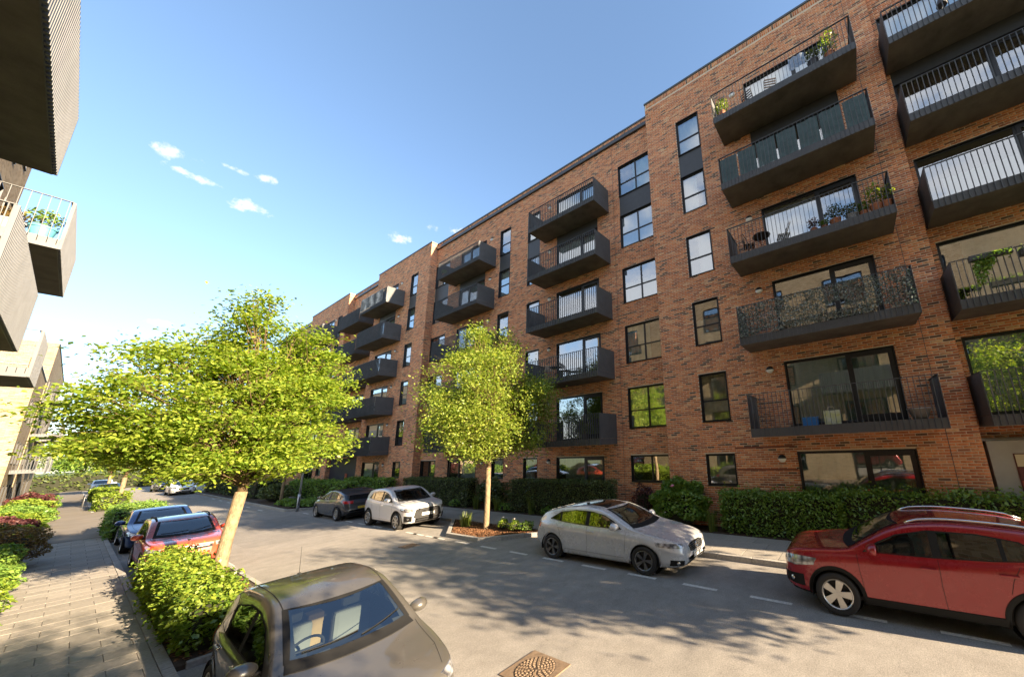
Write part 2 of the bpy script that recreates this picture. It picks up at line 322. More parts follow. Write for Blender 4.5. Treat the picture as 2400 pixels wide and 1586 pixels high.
M_LAND = mat('grassy_land', (.07,.095,.035), .95, var=.3, scale=.2)
g = tag(MB().sheet([(-900,-900,-.06),(900,-900,-.06),(900,900,-.06),(-900,900,-.06)]).build('ground', M_LAND), kind='structure')
road = tag(MB().sheet([(1.25,-60,0),(12,-60,0),(12,160,0),(1.25,160,0)]).build('road', M_ROAD), kind='structure')
MB().sheet([(3.9,19.4,.004),(7.3,19.0,.004),(7.3,27.5,.004),(3.9,27.2,.004)]).build('road_patch', M_PATCH, road)
def dash(x, y0, y1, w=.1):
    return MB().sheet([(x-w/2,y0,.008),(x+w/2,y0,.008),(x+w/2,y1,.008),(x-w/2,y1,.008)]).build('bay_marking', M_PAINT, road)
for k in range(-3, 10): dash(7.79, 10.7-1.46*k-.39, 10.7-1.46*k+.39)
for k in range(10): dash(7.79, 14.1+1.5*k-.42, 14.1+1.5*k+.42)
for k in range(9): dash(3.14, 17.0+1.5*k-.4, 17.0+1.5*k+.4)
for k in range(3): dash(3.14, 4.2+1.5*k-.4, 4.2+1.5*k+.4)
for k in range(6): dash(7.0+.05*k, 33+3.2*k-.5, 33+3.2*k+.5)
def box_mesh(name, lx, ly, lz, m, b=.006):
    mb = MB().bbox(-lx/2, lx/2, -ly/2, ly/2, -lz, 0, b)
    me = bpy.data.meshes.new(name); me.from_pydata(mb.v, [], mb.f); me.materials.append(m); me.update(); return me
def place(me, name, loc, parent, rz=0, tilt=0):
    o = bpy.data.objects.new(name, me); o.location = loc; o.rotation_euler = (random.uniform(-tilt,tilt), random.uniform(-tilt,tilt), rz); return link(o, parent)
# left pavement: slabs laid in staggered rows, then block paving across the drive
ZL = .10
pl = tag(MB().box(-.43, 1.2, -30, 120, -.05, ZL-.012).build('pavement_left', M_BED), kind='structure')
sm_ = box_mesh('paving_slab', .592, .442, .05, M_SLAB); sh_ = box_mesh('paving_slab', .29, .442, .05, M_SLAB); sq_ = box_mesh('paving_slab', .43, .442, .05, M_SLAB)
for j in range(58):
    y = 3.2+.45*j
    if j % 2: xs = [(-.13,sm_),(.47,sm_),(.985,sq_)]
    else: xs = [(-.28,sh_),(.17,sm_),(.77,sm_),(1.13,None)]
    for x, me in xs:
        if me: place(me, 'paving_slab', (x, y, ZL+random.uniform(-.002,.002)), pl, 0, .003)
MB().box(1.075, 1.198, 3, 29.2, -.04, ZL-.003).build('slab_edge_strip', M_SLAB, pl)
tag(MB().box(-1.9, 3.0, 29.3, 46.5, -.05, ZL-.004).build('block_paved_crossing', M_BLOCK), kind='structure')
tag(MB().box(-.42, 1.19, 46.5, 118, -.05, ZL-.004).build('pavement_beyond_crossing', M_BLOCK), kind='structure')
def kerb_run(name, pts, w, zt, side, maxlen=.9):
    """individual kerb stones along a polyline; side=+1 puts the stone to the left of travel"""
    first = None; root = None
    for (a, b) in zip(pts[:-1], pts[1:]):
        a = Vector((*a, 0)); b = Vector((*b, 0)); L_ = (b-a).length; n = max(1, round(L_/maxlen)); d = (b-a)/L_; nrm = Vector((-d.y, d.x, 0))*side
        if root is None:
            root = tag(MB().box(a.x-.01, a.x+.01, a.y-.01, a.y+.01, -.05, -.02).build(name, M_BED), kind='structure')
        me = box_mesh('kerb_stone', L_/n-.008, w, .22, M_KERB, .012)
        for i in range(n):
            c = a+d*(i+.5)*L_/n+nrm*w/2
            place(me, 'kerb_stone', (c.x, c.y, zt+random.uniform(-.002,.002)), root, math.atan2(d.y, d.x), .002)
    return root
kerb_run('kerb_left', [(1.335,3.0),(1.335,29.3)], .13, ZL+.004, 1)
kerb_run('kerb_left_far', [(1.335,46.6),(1.335,90)], .13, ZL+.004, 1, 1.8)
ZR = .13
KR = [(9.70,-9),(9.70,10.0),(8.05,11.66),(8.05,13.61),(9.75,16.1),(9.75,28.2),(7.45,30.1),(7.6,62)]
kerb_run('kerb_right', KR, .14, ZR, -1)
pr_ = tag(MB().prism([(9.84,-30),(11.7,-30),(11.7,62),(9.89,62),(9.89,-1)], -.05, ZR-.012).build('pavement_right', M_BED), kind='structure')
s6 = box_mesh('paving_slab', .604, .892, .05, M_SLAB); s6h = box_mesh('paving_slab', .604, .44, .05, M_SLAB)
for c in range(3):
    for j in range(38):
        y = -4.6+.9*j+(.45 if c == 1 else 0)
        if y > 28: continue
        place(s6, 'paving_slab', (10.155+.612*c, y, ZR+random.uniform(-.002,.002)), pr_, 0, .003)
beds = tag(MB().box(11.7, 14, -30, 90, -.05, ZR+.02).build('planting_bed_right', M_SOIL), kind='structure')
tag(MB().box(-2.6, -.43, -30, 29.2, -.05, ZL+.0).build('planting_bed_left', M_SOIL), kind='structure')
tag(MB().box(-2.6, -.43, 46.6, 120, -.05, ZL+.0).build('planting_bed_left_far', M_SOIL), kind='structure')
tag(MB().prism([(8.19,11.72),(9.72,10.2),(9.82,10.2),(9.82,15.9),(9.70,15.8),(8.19,13.56)], -.02, ZR-.03).build('planter_soil', M_SOIL), kind='structure')
tag(MB().prism([(7.6,30.15),(9.9,28.3),(9.9,62),(7.75,62)], -.02, ZR-.03).build('corner_bed_soil', M_SOIL), kind='structure')
tag(MB().box(1.34, 2.98, 9.35, 16.75, -.02, .07).build('tree_bed_soil', M_SOIL), kind='structure')
kerb_run('tree_bed_kerb', [(1.45,9.3),(3.08,9.3),(3.08,16.8),(1.45,16.8)], .1, .095, 1, .9)
tag(MB().box(1.34, 2.98, 27.4, 31.0, -.02, .07).build('shrub_bed_soil', M_SOIL), kind='structure')
# bark chips on the planter and loose leaves
def chips(name, n, poly_fn, z, size, m, parent=None):
    V = []; Q = []
    for i in range(n):
        x, y = poly_fn(); a = random.uniform(0, 6.28); l = size*random.uniform(.5,1.5); w = l*random.uniform(.25,.5); t = random.uniform(-.5,.5)
        u = Vector((math.cos(a)*math.cos(t), math.sin(a)*math.cos(t), math.sin(t)))*l/2; v = Vector((-math.sin(a), math.cos(a), random.uniform(-.3,.3)))*w/2
        c = Vector((x, y, z+random.uniform(0,.03))); up = Vector((0,0,.006))
        o = len(V); V += [c-u-v, c+u-v, c+u+v, c-u+v, c-u-v+up, c+u-v+up, c+u+v+up, c-u+v+up]
        Q += [(o+4,o+5,o+6,o+7),(o,o+1,o+5,o+4),(o+1,o+2,o+6,o+5),(o+2,o+3,o+7,o+6),(o+3,o,o+4,o+7)]
    o = np_mesh(name, [tuple(v) for v in V], Q, m, parent, attr=np.repeat(RNG.random(n), 5)); return o
def in_planter():
    while True:
        x, y = random.uniform(8.2,9.8), random.uniform(10.3,15.8)
        if (x-8.2) > (11.75-y)*.98 and (x-8.2) > (y-13.5)*.69: return x, y
M_CHIP = ramp_mat('bark_chips', [(0,(.05,.028,.015)),(.4,(.14,.065,.03)),(.75,(.24,.11,.05)),(1,(.33,.19,.10))], 'attr', .9, 0, 50, .2)
tag(chips('bark_mulch', 5200, in_planter, ZR-.03, .055, M_CHIP), 'brown bark chips covering the kerbed tree planter', 'mulch', kind='stuff')
tag(chips('leaf_litter', 1800, lambda: (random.uniform(1.36,2.9), random.uniform(9.4,16.6)), .07, .06, M_CHIP), 'dry bark and dead leaves under the roadside hedge', 'mulch', kind='stuff')
# ------------------------------------------------------------------ iron covers in the road
M_IRON = mat('rusty_cast_iron', (.22,.155,.10), .7, .25, var=.3, scale=18, bump=.3, bscale=150)
M_SLOT = mat('cover_slots', (.05,.034,.022), .9)
def iron_cover(label, cx, cy, sx, sy, rz=0, rings=6):
    t = thing('manhole_cover', label, 'manhole cover', (cx, cy, .004), rz)
    mb = MB(); mb.bbox(-sx/2, sx/2, -sy/2, sy/2, -.03, .010, .004); mb.build('frame', M_IRON, t)
    r_ = min(sx, sy)*.46; d = MB(); d.lathe([(0,.013),(r_*.96,.013),(r_,.006)], 48, m=0); auto_smooth(d.build('lid', M_SLOT, t))
    s = MB()
    for i in range(rings):
        ra = r_*(.12+.84*i/rings); n = max(6, int(2*math.pi*ra/.055)); w = r_/rings*.62
        for k in range(n):
            a = 2*math.pi*(k+.5*(i % 2))/n; L_ = 2*math.pi*ra/n*.72
            c = Vector((math.cos(a), math.sin(a), 0)); e = Vector((-c.y, c.x, 0)); p = c*(ra+w/2)
            V = []
            for z, sc in ((.012,1),(.021,.82)):
                for su, sv in ((-1,-1),(1,-1),(1,1),(-1,1)): q = p+e*L_/2*su*sc+c*w/2*sv*sc; V.append((q.x,q.y,z))
            s.add(V, [(4,5,6,7),(0,1,5,4),(1,2,6,5),(2,3,7,6),(3,0,4,7)])
    s.build('tread_lugs', M_IRON, t)
    return t
iron_cover('square rusty iron cover with round ringed lid in near road', 4.07, 4.41, .66, .76)
iron_cover('iron cover lying in tree shade before the kerbed planter', 6.75, 13.6, .5, .5, 0, 4)

# ------------------------------------------------------------------ brick apartment block (right)
ZP = 19.38; S0 = 2.595; FL = 2.95; BAL_D = 1.264
bld = thing('apartment_building', 'long six storey red brick apartment block with dark metal balconies', 'building', (12.526, 6.319, .15))
def bp(o):   # keep world coordinates for children built in world space
    o.matrix_parent_inverse = Matrix.Translation((-12.526, -6.319, -.15)); return o
def cells(lo, hi, cuts): return sorted(set([lo, hi]+[c for c in cuts if lo < c < hi]))
def wall_sheet(name, X, y0, y1, z0, z1, ops, m, s, parent=None, reveal=.12):
    """wall face at X with rectangular openings and reveals; outward normal sign s along X"""
    ys = cells(y0, y1, [v for o in ops for v in o[:2]]); zs = cells(z0, z1, [v for o in ops for v in o[2:]])
    V = []; Fc = []
    def q(a, b, c, d):
        o = len(V); V.extend([a, b, c, d]); Fc.append((o,o+1,o+2,o+3))
    for ya, yb in zip(ys[:-1], ys[1:]):
        for za, zb in zip(zs[:-1], zs[1:]):
            cy, cz = (ya+yb)/2, (za+zb)/2
            if any(o[0] < cy < o[1] and o[2] < cz < o[3] for o in ops): continue
            P4 = [(X,ya,za),(X,yb,za),(X,yb,zb),(X,ya,zb)]
            q(*(P4 if s > 0 else P4[::-1]))
    Xi = X-s*reveal
    for (a, b, c, d) in ops:
        q((X,a,c),(X,b,c),(Xi,b,c),(Xi,a,c)); q((X,a,d),(X,b,d),(Xi,b,d),(Xi,a,d)); q((X,a,c),(X,a,d),(Xi,a,d),(Xi,a,c)); q((X,b,c),(X,b,d),(Xi,b,d),(Xi,b,c))
    return mesh_obj(name, V, Fc, m, parent)
def brick_list(y0, y1, z0, z1, ops, shift=0.0, sold=()):
    out = []; n0 = int((z0)/CH); n = int((z1-z0)/CH)
    for i in range(n):
        za = z0+i*CH; zc = za+CH/2
        off = (.5*BL if i % 2 else 0)+shift
        blk = sorted((o[0], o[1]) for o in ops if o[2]-.01 < zc < o[3]+.01)
        k0 = int((y0-off)/BL)-1; k1 = int((y1-off)/BL)+2
        for k in range(k0, k1):
            segs = [(max(y0, off+k*BL), min(y1, off+(k+1)*BL-.0135))]
            for a, b in blk:
                ns = []
                for p, q in segs:
                    if q <= a or p >= b: ns.append((p, q)); continue
                    if p < a: ns.append((p, a))
                    if q > b: ns.append((b, q))
                segs = ns
            for p, q in segs:
                if q-p > .03: out.append((p, q, za+.0064, za+CH-.0064))
    return np.array(out)
def brick_mesh(name, X, B, m, s, parent, d=.011, alongx=False):
    n = len(B); jit = RNG.uniform(-.0015, .0015, n)
    Xf = X+s*jit; Xb = np.full(n, X-s*d)
    V = np.zeros((n, 8, 3), np.float32)
    ya, yb, za, zb = B.T
    e = .0022
    for j, (yy, zz) in enumerate(((ya,za),(yb,za),(yb,zb),(ya,zb))):
        V[:,j,0] = Xb; V[:,j,1] = yy; V[:,j,2] = zz
    for j, (yy, zz) in enumerate(((ya+e,za+e),(yb-e,za+e),(yb-e,zb-e),(ya+e,zb-e))):
        V[:,4+j,0] = Xf; V[:,4+j,1] = yy; V[:,4+j,2] = zz
    if alongx: V = V[:,:,[1,0,2]]
    base = (np.arange(n)*8)[:,None,None]
    fl = np.array([[4,5,6,7],[0,1,5,4],[1,2,6,5],[2,3,7,6],[3,0,4,7]])
    if s < 0: fl = fl[:, ::-1]
    Q = (base+fl[None]).reshape(-1,4)
    return np_mesh(name, V.reshape(-1,3), Q, m, parent, attr=np.repeat(RNG.random(n), 5))
def window(parent, X, y0, y1, z0, z1, s, mull=(), trans=(), curtain=None, fw=.055, sill=True, liner=.022, name='window', glass=None, door=None):
    """frame with liner, panes as sub-parts, curtain as sub-part"""
    I = lambda d: X-s*d
    mb = MB()
    def bx(da, db, a, b, c, d): mb.box(min(I(da),I(db)), max(I(da),I(db)), a, b, c, d)
    bx(-.012, .125, y0, y0+liner, z0, z1); bx(-.012, .125, y1-liner, y1, z0, z1); bx(-.0125, .1255, y0+liner, y1-liner, z1-liner, z1); bx(-.03, .1255, y0-.01, y1+.01, z0-.004, z0+liner)
    a, b, c, d = y0+liner, y1-liner, z0+liner, z1-liner
    bx(.065, .12, a, a+fw, c, d); bx(.065, .12, b-fw, b, c, d); bx(.0655, .1195, a+fw, b-fw, d-fw, d); bx(.0655, .1195, a+fw, b-fw, c, c+fw)
    ysp = [a+fw]+[v for m_ in mull for v in (y0+(y1-y0)*m_-fw*.6, y0+(y1-y0)*m_+fw*.6)]+[b-fw]
    zsp = [c+fw]+[v for t_ in trans for v in (z0+(z1-z0)*t_-fw*.5, z0+(z1-z0)*t_+fw*.5)]+[d-fw]
    for i in range(1, len(ysp)-1, 2): bx(.062, .1205, ysp[i], ysp[i+1], c+fw, d-fw)
    for j in range(0, len(ysp), 2):
        for i in range(1, len(zsp)-1, 2): bx(.064, .119, ysp[j], ysp[j+1], zsp[i], zsp[i+1])
    if door is not None:   # heavier stiles round the opening leaf
        p, q = (ysp[0], ysp[1]) if door == 0 else (ysp[2], ysp[3])
        bx(.050, .108, p-.01, p+.085, c+fw*.3, d-fw*.3); bx(.050, .108, q-.085, q+.01, c+fw*.3, d-fw*.3); bx(.051, .1085, p+.085, q-.085, d-fw-.10, d-fw*.3); bx(.051, .1085, p+.085, q-.085, c+fw*.3, c+fw+.14)
    w = mb.build(name, M_FRAME, parent)
    if parent is bld: bp(w)
    for i in range(0, len(ysp), 2):
        for j in range(0, len(zsp), 2):
            p0, p1, q0, q1 = ysp[i]-.006, ysp[i+1]+.006, zsp[j]-.006, zsp[j+1]+.006; tl = random.uniform(-.004,.004)
            P4 = [(I(.092+tl),p0,q0),(I(.092),p1,q0),(I(.092-tl),p1,q1),(I(.092),p0,q1)]
            mesh_obj('pane', P4 if s > 0 else P4[::-1], [(0,1,2,3)], glass or M_GLASS, w)
    if curtain is not None:
        cm_, fa, fb, zt_ = curtain; n = max(6, int((fb-fa)*(y1-y0)/.035)); V = []; Fc = []; ph = random.uniform(0,6)
        for i in range(n+1):
            u = i/n; y = y0+(y1-y0)*(fa+(fb-fa)*u); dx = .20+.028*math.sin(u*n*.9+ph)+.015*math.sin(u*n*.37+ph*2)
            V += [(I(dx), y, z0+.03), (I(dx), y, z0+(z1-z0)*zt_)]
        for i in range(n): Fc.append((2*i,2*i+2,2*i+3,2*i+1))
        mesh_obj('curtain', V, Fc, M_CURT[cm_], w, smooth=True)
    return w
BAR = None
def balcony(parent, X, y0, y1, zb, s, D=BAL_D, single=False, ends=(1,1), front='bars', sp_=.122, hgt=1.33):
    """slab with fascia, handrail, balusters and solid end panels; sub-parts under the slab"""
    I = lambda d: X+s*d      # outward
    mb = MB()
    def bx(m_, da, db, a, b, c, d): m_.box(min(I(da),I(db)), max(I(da),I(db)), a, b, c, d)
    bx(mb, .005, D-.012, y0+.012, y1-.012, zb+.012, zb+.24)
    slab = mb.build('balcony', M_METAL, parent)
    if parent is bld: bp(slab)
    f = MB(); bx(f, D-.012, D, y0, y1, zb, zb+.26); bx(f, .01, D-.012, y0, y0+.012, zb, zb+.26); bx(f, .01, D-.012, y1-.012, y1, zb, zb+.26); f.build('fascia', M_METAL, slab)
    so_ = MB(); bx(so_, .004, D-.012, y0+.012, y1-.012, zb+.004, zb+.012); so_.build('soffit', M_SOFFIT, slab)
    zt = zb+hgt; h = MB(); bx(h, D-.03, D+.022, y0-.006, y1+.006, zt-.014, zt)
    for e, yy in ((0,y0),(1,y1)):
        a, b = (yy-.006, yy+.04) if e == 0 else (yy-.04, yy+.006); bx(h, .01, D-.03, a, b, zt-.0135, zt-.0005)
    h.build('handrail', M_METAL, slab)
    for e, yy in ((0,y0),(1,y1)):
        if ends[e] == 1:
            p = MB(); a, b = (yy, yy+.006) if e == 0 else (yy-.006, yy)
            bx(p, .012, D-.014, a, b, zb+.265, zt-.015); p.build('side_panel', M_PANEL, slab)
        elif ends[e] == 2:
            p = MB(); n = int(D/sp_)
            for i in range(n): d_ = .06+i*(D-.1)/(n-1); bx(p, d_-.005, d_+.005, (yy-.012 if e else yy), (yy if e else yy+.012)+0, zb+.1, zt-.0145)
            tag(p.build('end_balusters', M_METAL, slab), kind='stuff')
    n = int((y1-y0)/sp_); sp2 = (y1-y0-.02)/n
    if front == 'bars':
        if single:
            global BAR
            if BAR is None:
                b_ = MB(); b_.box(-.0045,.0045,-.006,.006,0,1); me = bpy.data.meshes.new('baluster'); me.from_pydata([(v[0]*4.4,v[1],v[2]) for v in b_.v], [], b_.f); me.materials.append(M_METAL); me.update(); BAR = me
            for i in range(n+1):
                o = bpy.data.objects.new('baluster', BAR); o.location = (I(D+.0205), y0+.01+i*sp2, zb+.006); o.scale = (1,1,hgt-.021); link(o, slab)
        else:
            p = MB()
            for i in range(n+1): y = y0+.01+i*sp2; bx(p, D+.0005, D+.0405, y-.006, y+.006, zb+.006, zt-.0145)
            tag(p.build('baluster_row', M_METAL, slab), kind='stuff')
    elif front == 'ribs':
        p = MB(); bx(p, D-.004, D+.001, y0, y1, zb+.262, zt-.0145)
        for i in range(int((y1-y0)/.115)+1): y = y0+.03+i*.115; bx(p, D+.0015, D+.05, y-.028, y+.028, zb+.004, zt-.015)
        p.build('ribbed_front', M_METAL, slab)
    return slab
M_LAMP = mat('frosted_lamp_glass', (.80,.80,.76), .35)
def wall_lamp(X, y, z, s=-1):
    mb = MB(); mb.lathe([(0,.085),(.06,.082),(.105,.06),(.122,.03),(.124,0)], 20, axis='x')
    V = [(X+s*v[0], y+v[1], z+v[2]) for v in mb.v]
    up = [f for f in mb.f if sum(mb.v[i][2] for i in f)/4 >= -.004]; dn = [f for f in mb.f if sum(mb.v[i][2] for i in f)/4 < -.004]
    o = bp(mesh_obj('wall_lamp', V, up, M_FRAME, bld, smooth=True)); mesh_obj('lamp_glass', V, dn, M_LAMP, o, smooth=True); return o
ZT = lambda k: S0+FL*k
def rows_single(y0, y1, rows=range(6), trans=(.42,)):
    r = []
    for k in rows: r.append((y0, y1, ZT(k)-(1.82 if k else 1.10), ZT(k)))
    return r
def door_rows(y0, y1, rows=range(6)): return [(y0, y1, ZT(k)-(2.15 if k else 2.3), ZT(k)) for k in rows]
def upper_gap(y0, y1): return (y0, y1, ZT(4), ZT(5)-1.82)     # spandrel between the top two rows
SEC = [  # name, X, y0, y1, single windows, double windows, doors, detailed bricks
    ('A', 12.526, -2.627, 6.319, [(3.727,4.797)], [], [(-1.279,1.727)], 1),
    ('E', 12.95, -8.2, -2.627, [], [], [(-6.6,-2.84)], 1),
    ('B', 13.115, 6.319, 25.96, [(14.25,15.32),(16.96,18.02)], [(6.42,8.44),(23.97,25.85)], [(9.887,12.87),(19.52,22.5)], 1),
    ('C', 12.63, 25.96, 35.0, [(27.65,28.75)], [], [(30.9,33.87)], 0),
    ('D', 13.1, 35.0, 41.4, [], [], [(36.6,39.4)], 0),
    ('F', 12.6, 41.4, 52.0, [(42.6,43.7),(49.2,50.3)], [], [(44.6,47.5)], 0),
    ('G', 13.1, 52.0, 66.0, [(54,55.1),(62.8,63.9)], [], [(56.2,59.1)], 0)]
allb = []; CURT_PLAN = {('A','d',0):(1,.0,1,1),('A','d',1):(1,.0,1,1),('A','s',1):(2,0,1,1),('A','s',0):(3,0,1,1),('B','s',0):(1,.4,1,1)}
for (nm, X, y0, y1, SW, DW, DR, det) in SEC:
    ops = []; todo = []
    for (a, b) in SW:
        for k, o in enumerate(rows_single(a, b)): ops.append(o); todo.append(('s', k, o))
        ops.append(upper_gap(a, b)); todo.append(('gap', 0, upper_gap(a, b)))
    for (a, b) in DW:
        for k, o in enumerate(rows_single(a, b)): ops.append(o); todo.append(('w', k, o))
        ops.append(upper_gap(a, b)); todo.append(('gap', 0, upper_gap(a, b)))
    for (a, b) in DR:
        rows = range(1,6) if nm in 'EDG' else range(6)
        for k, o in zip(rows, door_rows(a, b, rows)): ops.append(o); todo.append(('d', k, o))
        ops.append((a, b, ZT(4), ZT(4)+.55)); todo.append(('gap', 0, (a, b, ZT(4), ZT(4)+.55)))
    zlo = 2.78 if nm == 'E' else .12
    if det:
        bp(wall_sheet('wall', X+.0035, y0, y1, zlo, ZP, ops, M_MORTAR, -1, bld, .14))
        B = brick_list(y0, y1, zlo+.02, ZP-.285, ops, shift=y0 % BL)
        ns = int((y1-y0)/.0785); bp(tag(brick_mesh('soldier_course', X, np.array([(y0+.0785*i, y0+.0785*i+.065, ZP-.262, ZP-.03) for i in range(ns)]), M_BRICK, -1, bld), kind='stuff'))
        dist = np.hypot(np.hypot(X, (B[:,0]+B[:,1])/2), (B[:,2]+B[:,3])/2-CAM_Z)
        dist[(B[:,1]-B[:,0]) < .24] = 1e9
        if nm == 'A':
            idx = np.argsort(dist)[:300]; me = None
            mb = MB(); l, h_ = BL-.0135, CH-.0128; e = .0022
            mb.add([(.011,0,0),(.011,l,0),(.011,l,h_),(.011,0,h_),(0,e,e),(0,l-e,e),(0,l-e,h_-e),(0,e,h_-e)], [f[::-1] for f in [(4,5,6,7),(0,1,5,4),(1,2,6,5),(2,3,7,6),(3,0,4,7)]])
            me = bpy.data.meshes.new('brick'); me.from_pydata(mb.v, [], mb.f); me.materials.append(M_BRICK1); me.update()
            for i in idx:
                o = bpy.data.objects.new('brick', me); o.location = (X+random.uniform(-.0015,.0015), B[i,0], B[i,2]); bp(link(o, bld))
            B = np.delete(B, idx, 0)
        bp(tag(brick_mesh('brickwork', X, B, M_BRICK, -1, bld), kind='stuff'))
    else:
        bp(wall_sheet('wall', X, y0, y1, zlo, ZP, ops, M_BRICKTEX, -1, bld, .14))
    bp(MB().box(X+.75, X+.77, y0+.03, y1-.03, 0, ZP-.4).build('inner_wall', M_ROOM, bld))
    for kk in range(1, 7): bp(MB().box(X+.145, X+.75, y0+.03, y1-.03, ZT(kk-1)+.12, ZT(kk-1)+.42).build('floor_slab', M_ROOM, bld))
    bp(MB().bbox(X-.035, X+.6, y0-(.03 if nm in 'ACF' else -.05), y1+(.03 if nm in 'ACF' else -.05), ZP-.012, ZP+.085, .012).build('parapet_coping', M_COPING, bld))
    for (t, k, o) in todo:
        a, b, c, d = o
        if t == 'gap':
            bp(MB().box(X+.03, X+.12, a+.004, b-.004, c+.002, d-.002).build('spandrel_panel', M_SPAN, bld)); continue
        cu = CURT_PLAN.get((nm, t, k))
        if cu is None and random.random() < .78:
            cu = (random.choice([0,0,0,1,3]), *random.choice([(0,1),(0,1),(0,.6),(.4,1),(.12,1),(0,.85)]), random.choice([1,1,1,.6]))
        if t == 's': window(bld, X, a, b, c, d, -1, (), (.43,) if k else (), cu)
        elif t == 'w': window(bld, X, a, b, c, d, -1, (.5,), (.43,) if k else (), cu)
        else:
            mirror = (nm in 'B' and a > 15)
            window(bld, X, a, b, c, d, -1, (.40,) if not mirror else (.60,), (), cu, name='balcony_door', door=0 if not mirror else 1)
    dy = {'A':[(-1.883,2.768)], 'E':[(-7.4,-2.74)], 'B':[(9.114,13.796),(18.4,23.1)], 'C':[(29.6,34.4)], 'D':[(36.0,40.6)], 'F':[(43.2,48.2)], 'G':[(55.2,60)]}[nm]
    for (a, b) in dy:
        for k in range(1, 6):
            balcony(bld, X, a, b, .149+FL*k, -1, BAL_D if nm != 'E' else 1.19, single=nm in 'AE')
    for (y, rows) in {'A':[(2.2,range(6))], 'B':[(13.42,range(6)),(18.95,range(6))], 'C':[(30.25,range(6))], 'F':[(44.1,range(6))]}.get(nm, []):
        for k in rows: wall_lamp(X, y, ZT(k)-.2)
bp(MB().box(12.521, 12.53, -1.98, -1.968, .14, ZP-.02).build('movement_joint', M_SPAN, bld)); bp(MB().box(13.110, 13.12, 8.80, 8.812, .14, ZP-.02).build('movement_joint', M_SPAN, bld))
for zz_ in (2.02, 2.74): bp(MB().box(12.516, 12.53, 1.78, 3.70, zz_, zz_+.055).build('dark_brick_band', mat('dark_red_band', (.20,.07,.045), .9), bld))
# returns where the sections step in and out, rear and roof
def ret(y, xa, xb, sgn, det):
    z0, z1 = .12, ZP
    if det:
        B = brick_list(min(xa,xb), max(xa,xb), z0+.02, z1-.04, [], shift=.06)
        bp(tag(brick_mesh('return_brickwork', y, B, M_BRICK, sgn, bld, alongx=True), kind='stuff'))
        bp(MB().box(min(xa,xb)+.012, max(xa,xb)+.05, y-sgn*.0105, y-sgn*.03, z0, z1).build('return_wall', M_MORTAR, bld))
    else:
        bp(MB().box(min(xa,xb)+.002, max(xa,xb)+.05, y, y-sgn*.03, z0, z1).build('return_wall', M_BRICKTEX, bld))
ret(-2.627, 12.526, 12.95, -1, 1); ret(6.319, 12.526, 13.115, 1, 1); ret(25.96, 12.63, 13.115, -1, 0); ret(35.0, 12.63, 13.1, 1, 0); ret(41.4, 12.6, 13.1, -1, 0); ret(52.0, 12.6, 13.1, 1, 0)
bp(MB().box(13.0, 24, -8.2, 66, ZP-.5, ZP-.3).build('roof', M_COPING, bld))
bp(MB().box(23.9, 24.1, -8.2, 66, 0, ZP-.3).build('rear_wall', M_BRICKTEX, bld)); bp(MB().box(12.95, 24, -8.4, -8.2, 0, ZP-.02).build('end_wall', M_BRICKTEX, bld)); bp(MB().box(13.1, 24, 66, 66.2, 0, ZP-.02).build('end_wall', M_BRICKTEX, bld))
# entrance bay at the right
bp(MB().bbox(12.56, 12.9, -8.1, -2.70, .14, 2.74, .01).build('entrance_render_wall', M_RENDER, bld))
bp(MB().box(12.62, 12.95, -8.1, -2.64, 2.742, 2.78).build('entrance_ledge', M_RENDER, bld))
M_TILES = [mat('tile_cream', (.55,.47,.30), .6), mat('tile_rust', (.30,.065,.03), .6), mat('tile_maroon', (.10,.025,.02), .6), mat('tile_orange', (.40,.14,.05), .6)]
ep = bp(MB().box(12.545, 12.56, -3.95, -3.12, .5, 2.42).build('entrance_tile_panel', M_TILES[2], bld))
for i in range(6):
    for j in range(3):
        c = random.choice([0,1,1,2,3,0]) if (i, j) != (0, 0) else 0
        MB().bbox(12.533, 12.545, -3.14-.265*j-.25, -3.14-.265*j, 2.40-.31*i-.29, 2.40-.31*i, .004).build('tile', M_TILES[c], ep)
# dark entrance recess under the far balconies
bp(MB().box(12.9, 13.09, 35.1, 41.3, .14, 3.0).build('entrance_recess', mat('navy_entrance_panel', (.012,.018,.035), .5), bld))
bp(MB().box(12.86, 12.9, 37.3, 37.7, .9, 1.7).build('entrance_notice', M_TILES[1], bld))
# low wing further along, out of the picture to the right
wing = thing('brick_building', 'low red brick wing standing beyond the apartment block', 'building', (12.6,-20,0))
MB().box(0, 9, -22, 11.5, -.05, 5.7).build('wall', M_BRICKTEX, wing); MB().bbox(-.08, 9.1, -22.1, 11.6, 5.7, 5.82, .02).build('parapet_coping', M_COPING, wing)
for i in range(7):
    w = window(wing, 0.0, -20+i*4.6, -18.4+i*4.6, 3.4, 4.9, -1, (.5,), (), (0,0,1,1)); MB().box(.0, .3, -20+i*4.6, -18.4+i*4.6, 3.41, 4.89).build('window_back', M_ROOM, w)
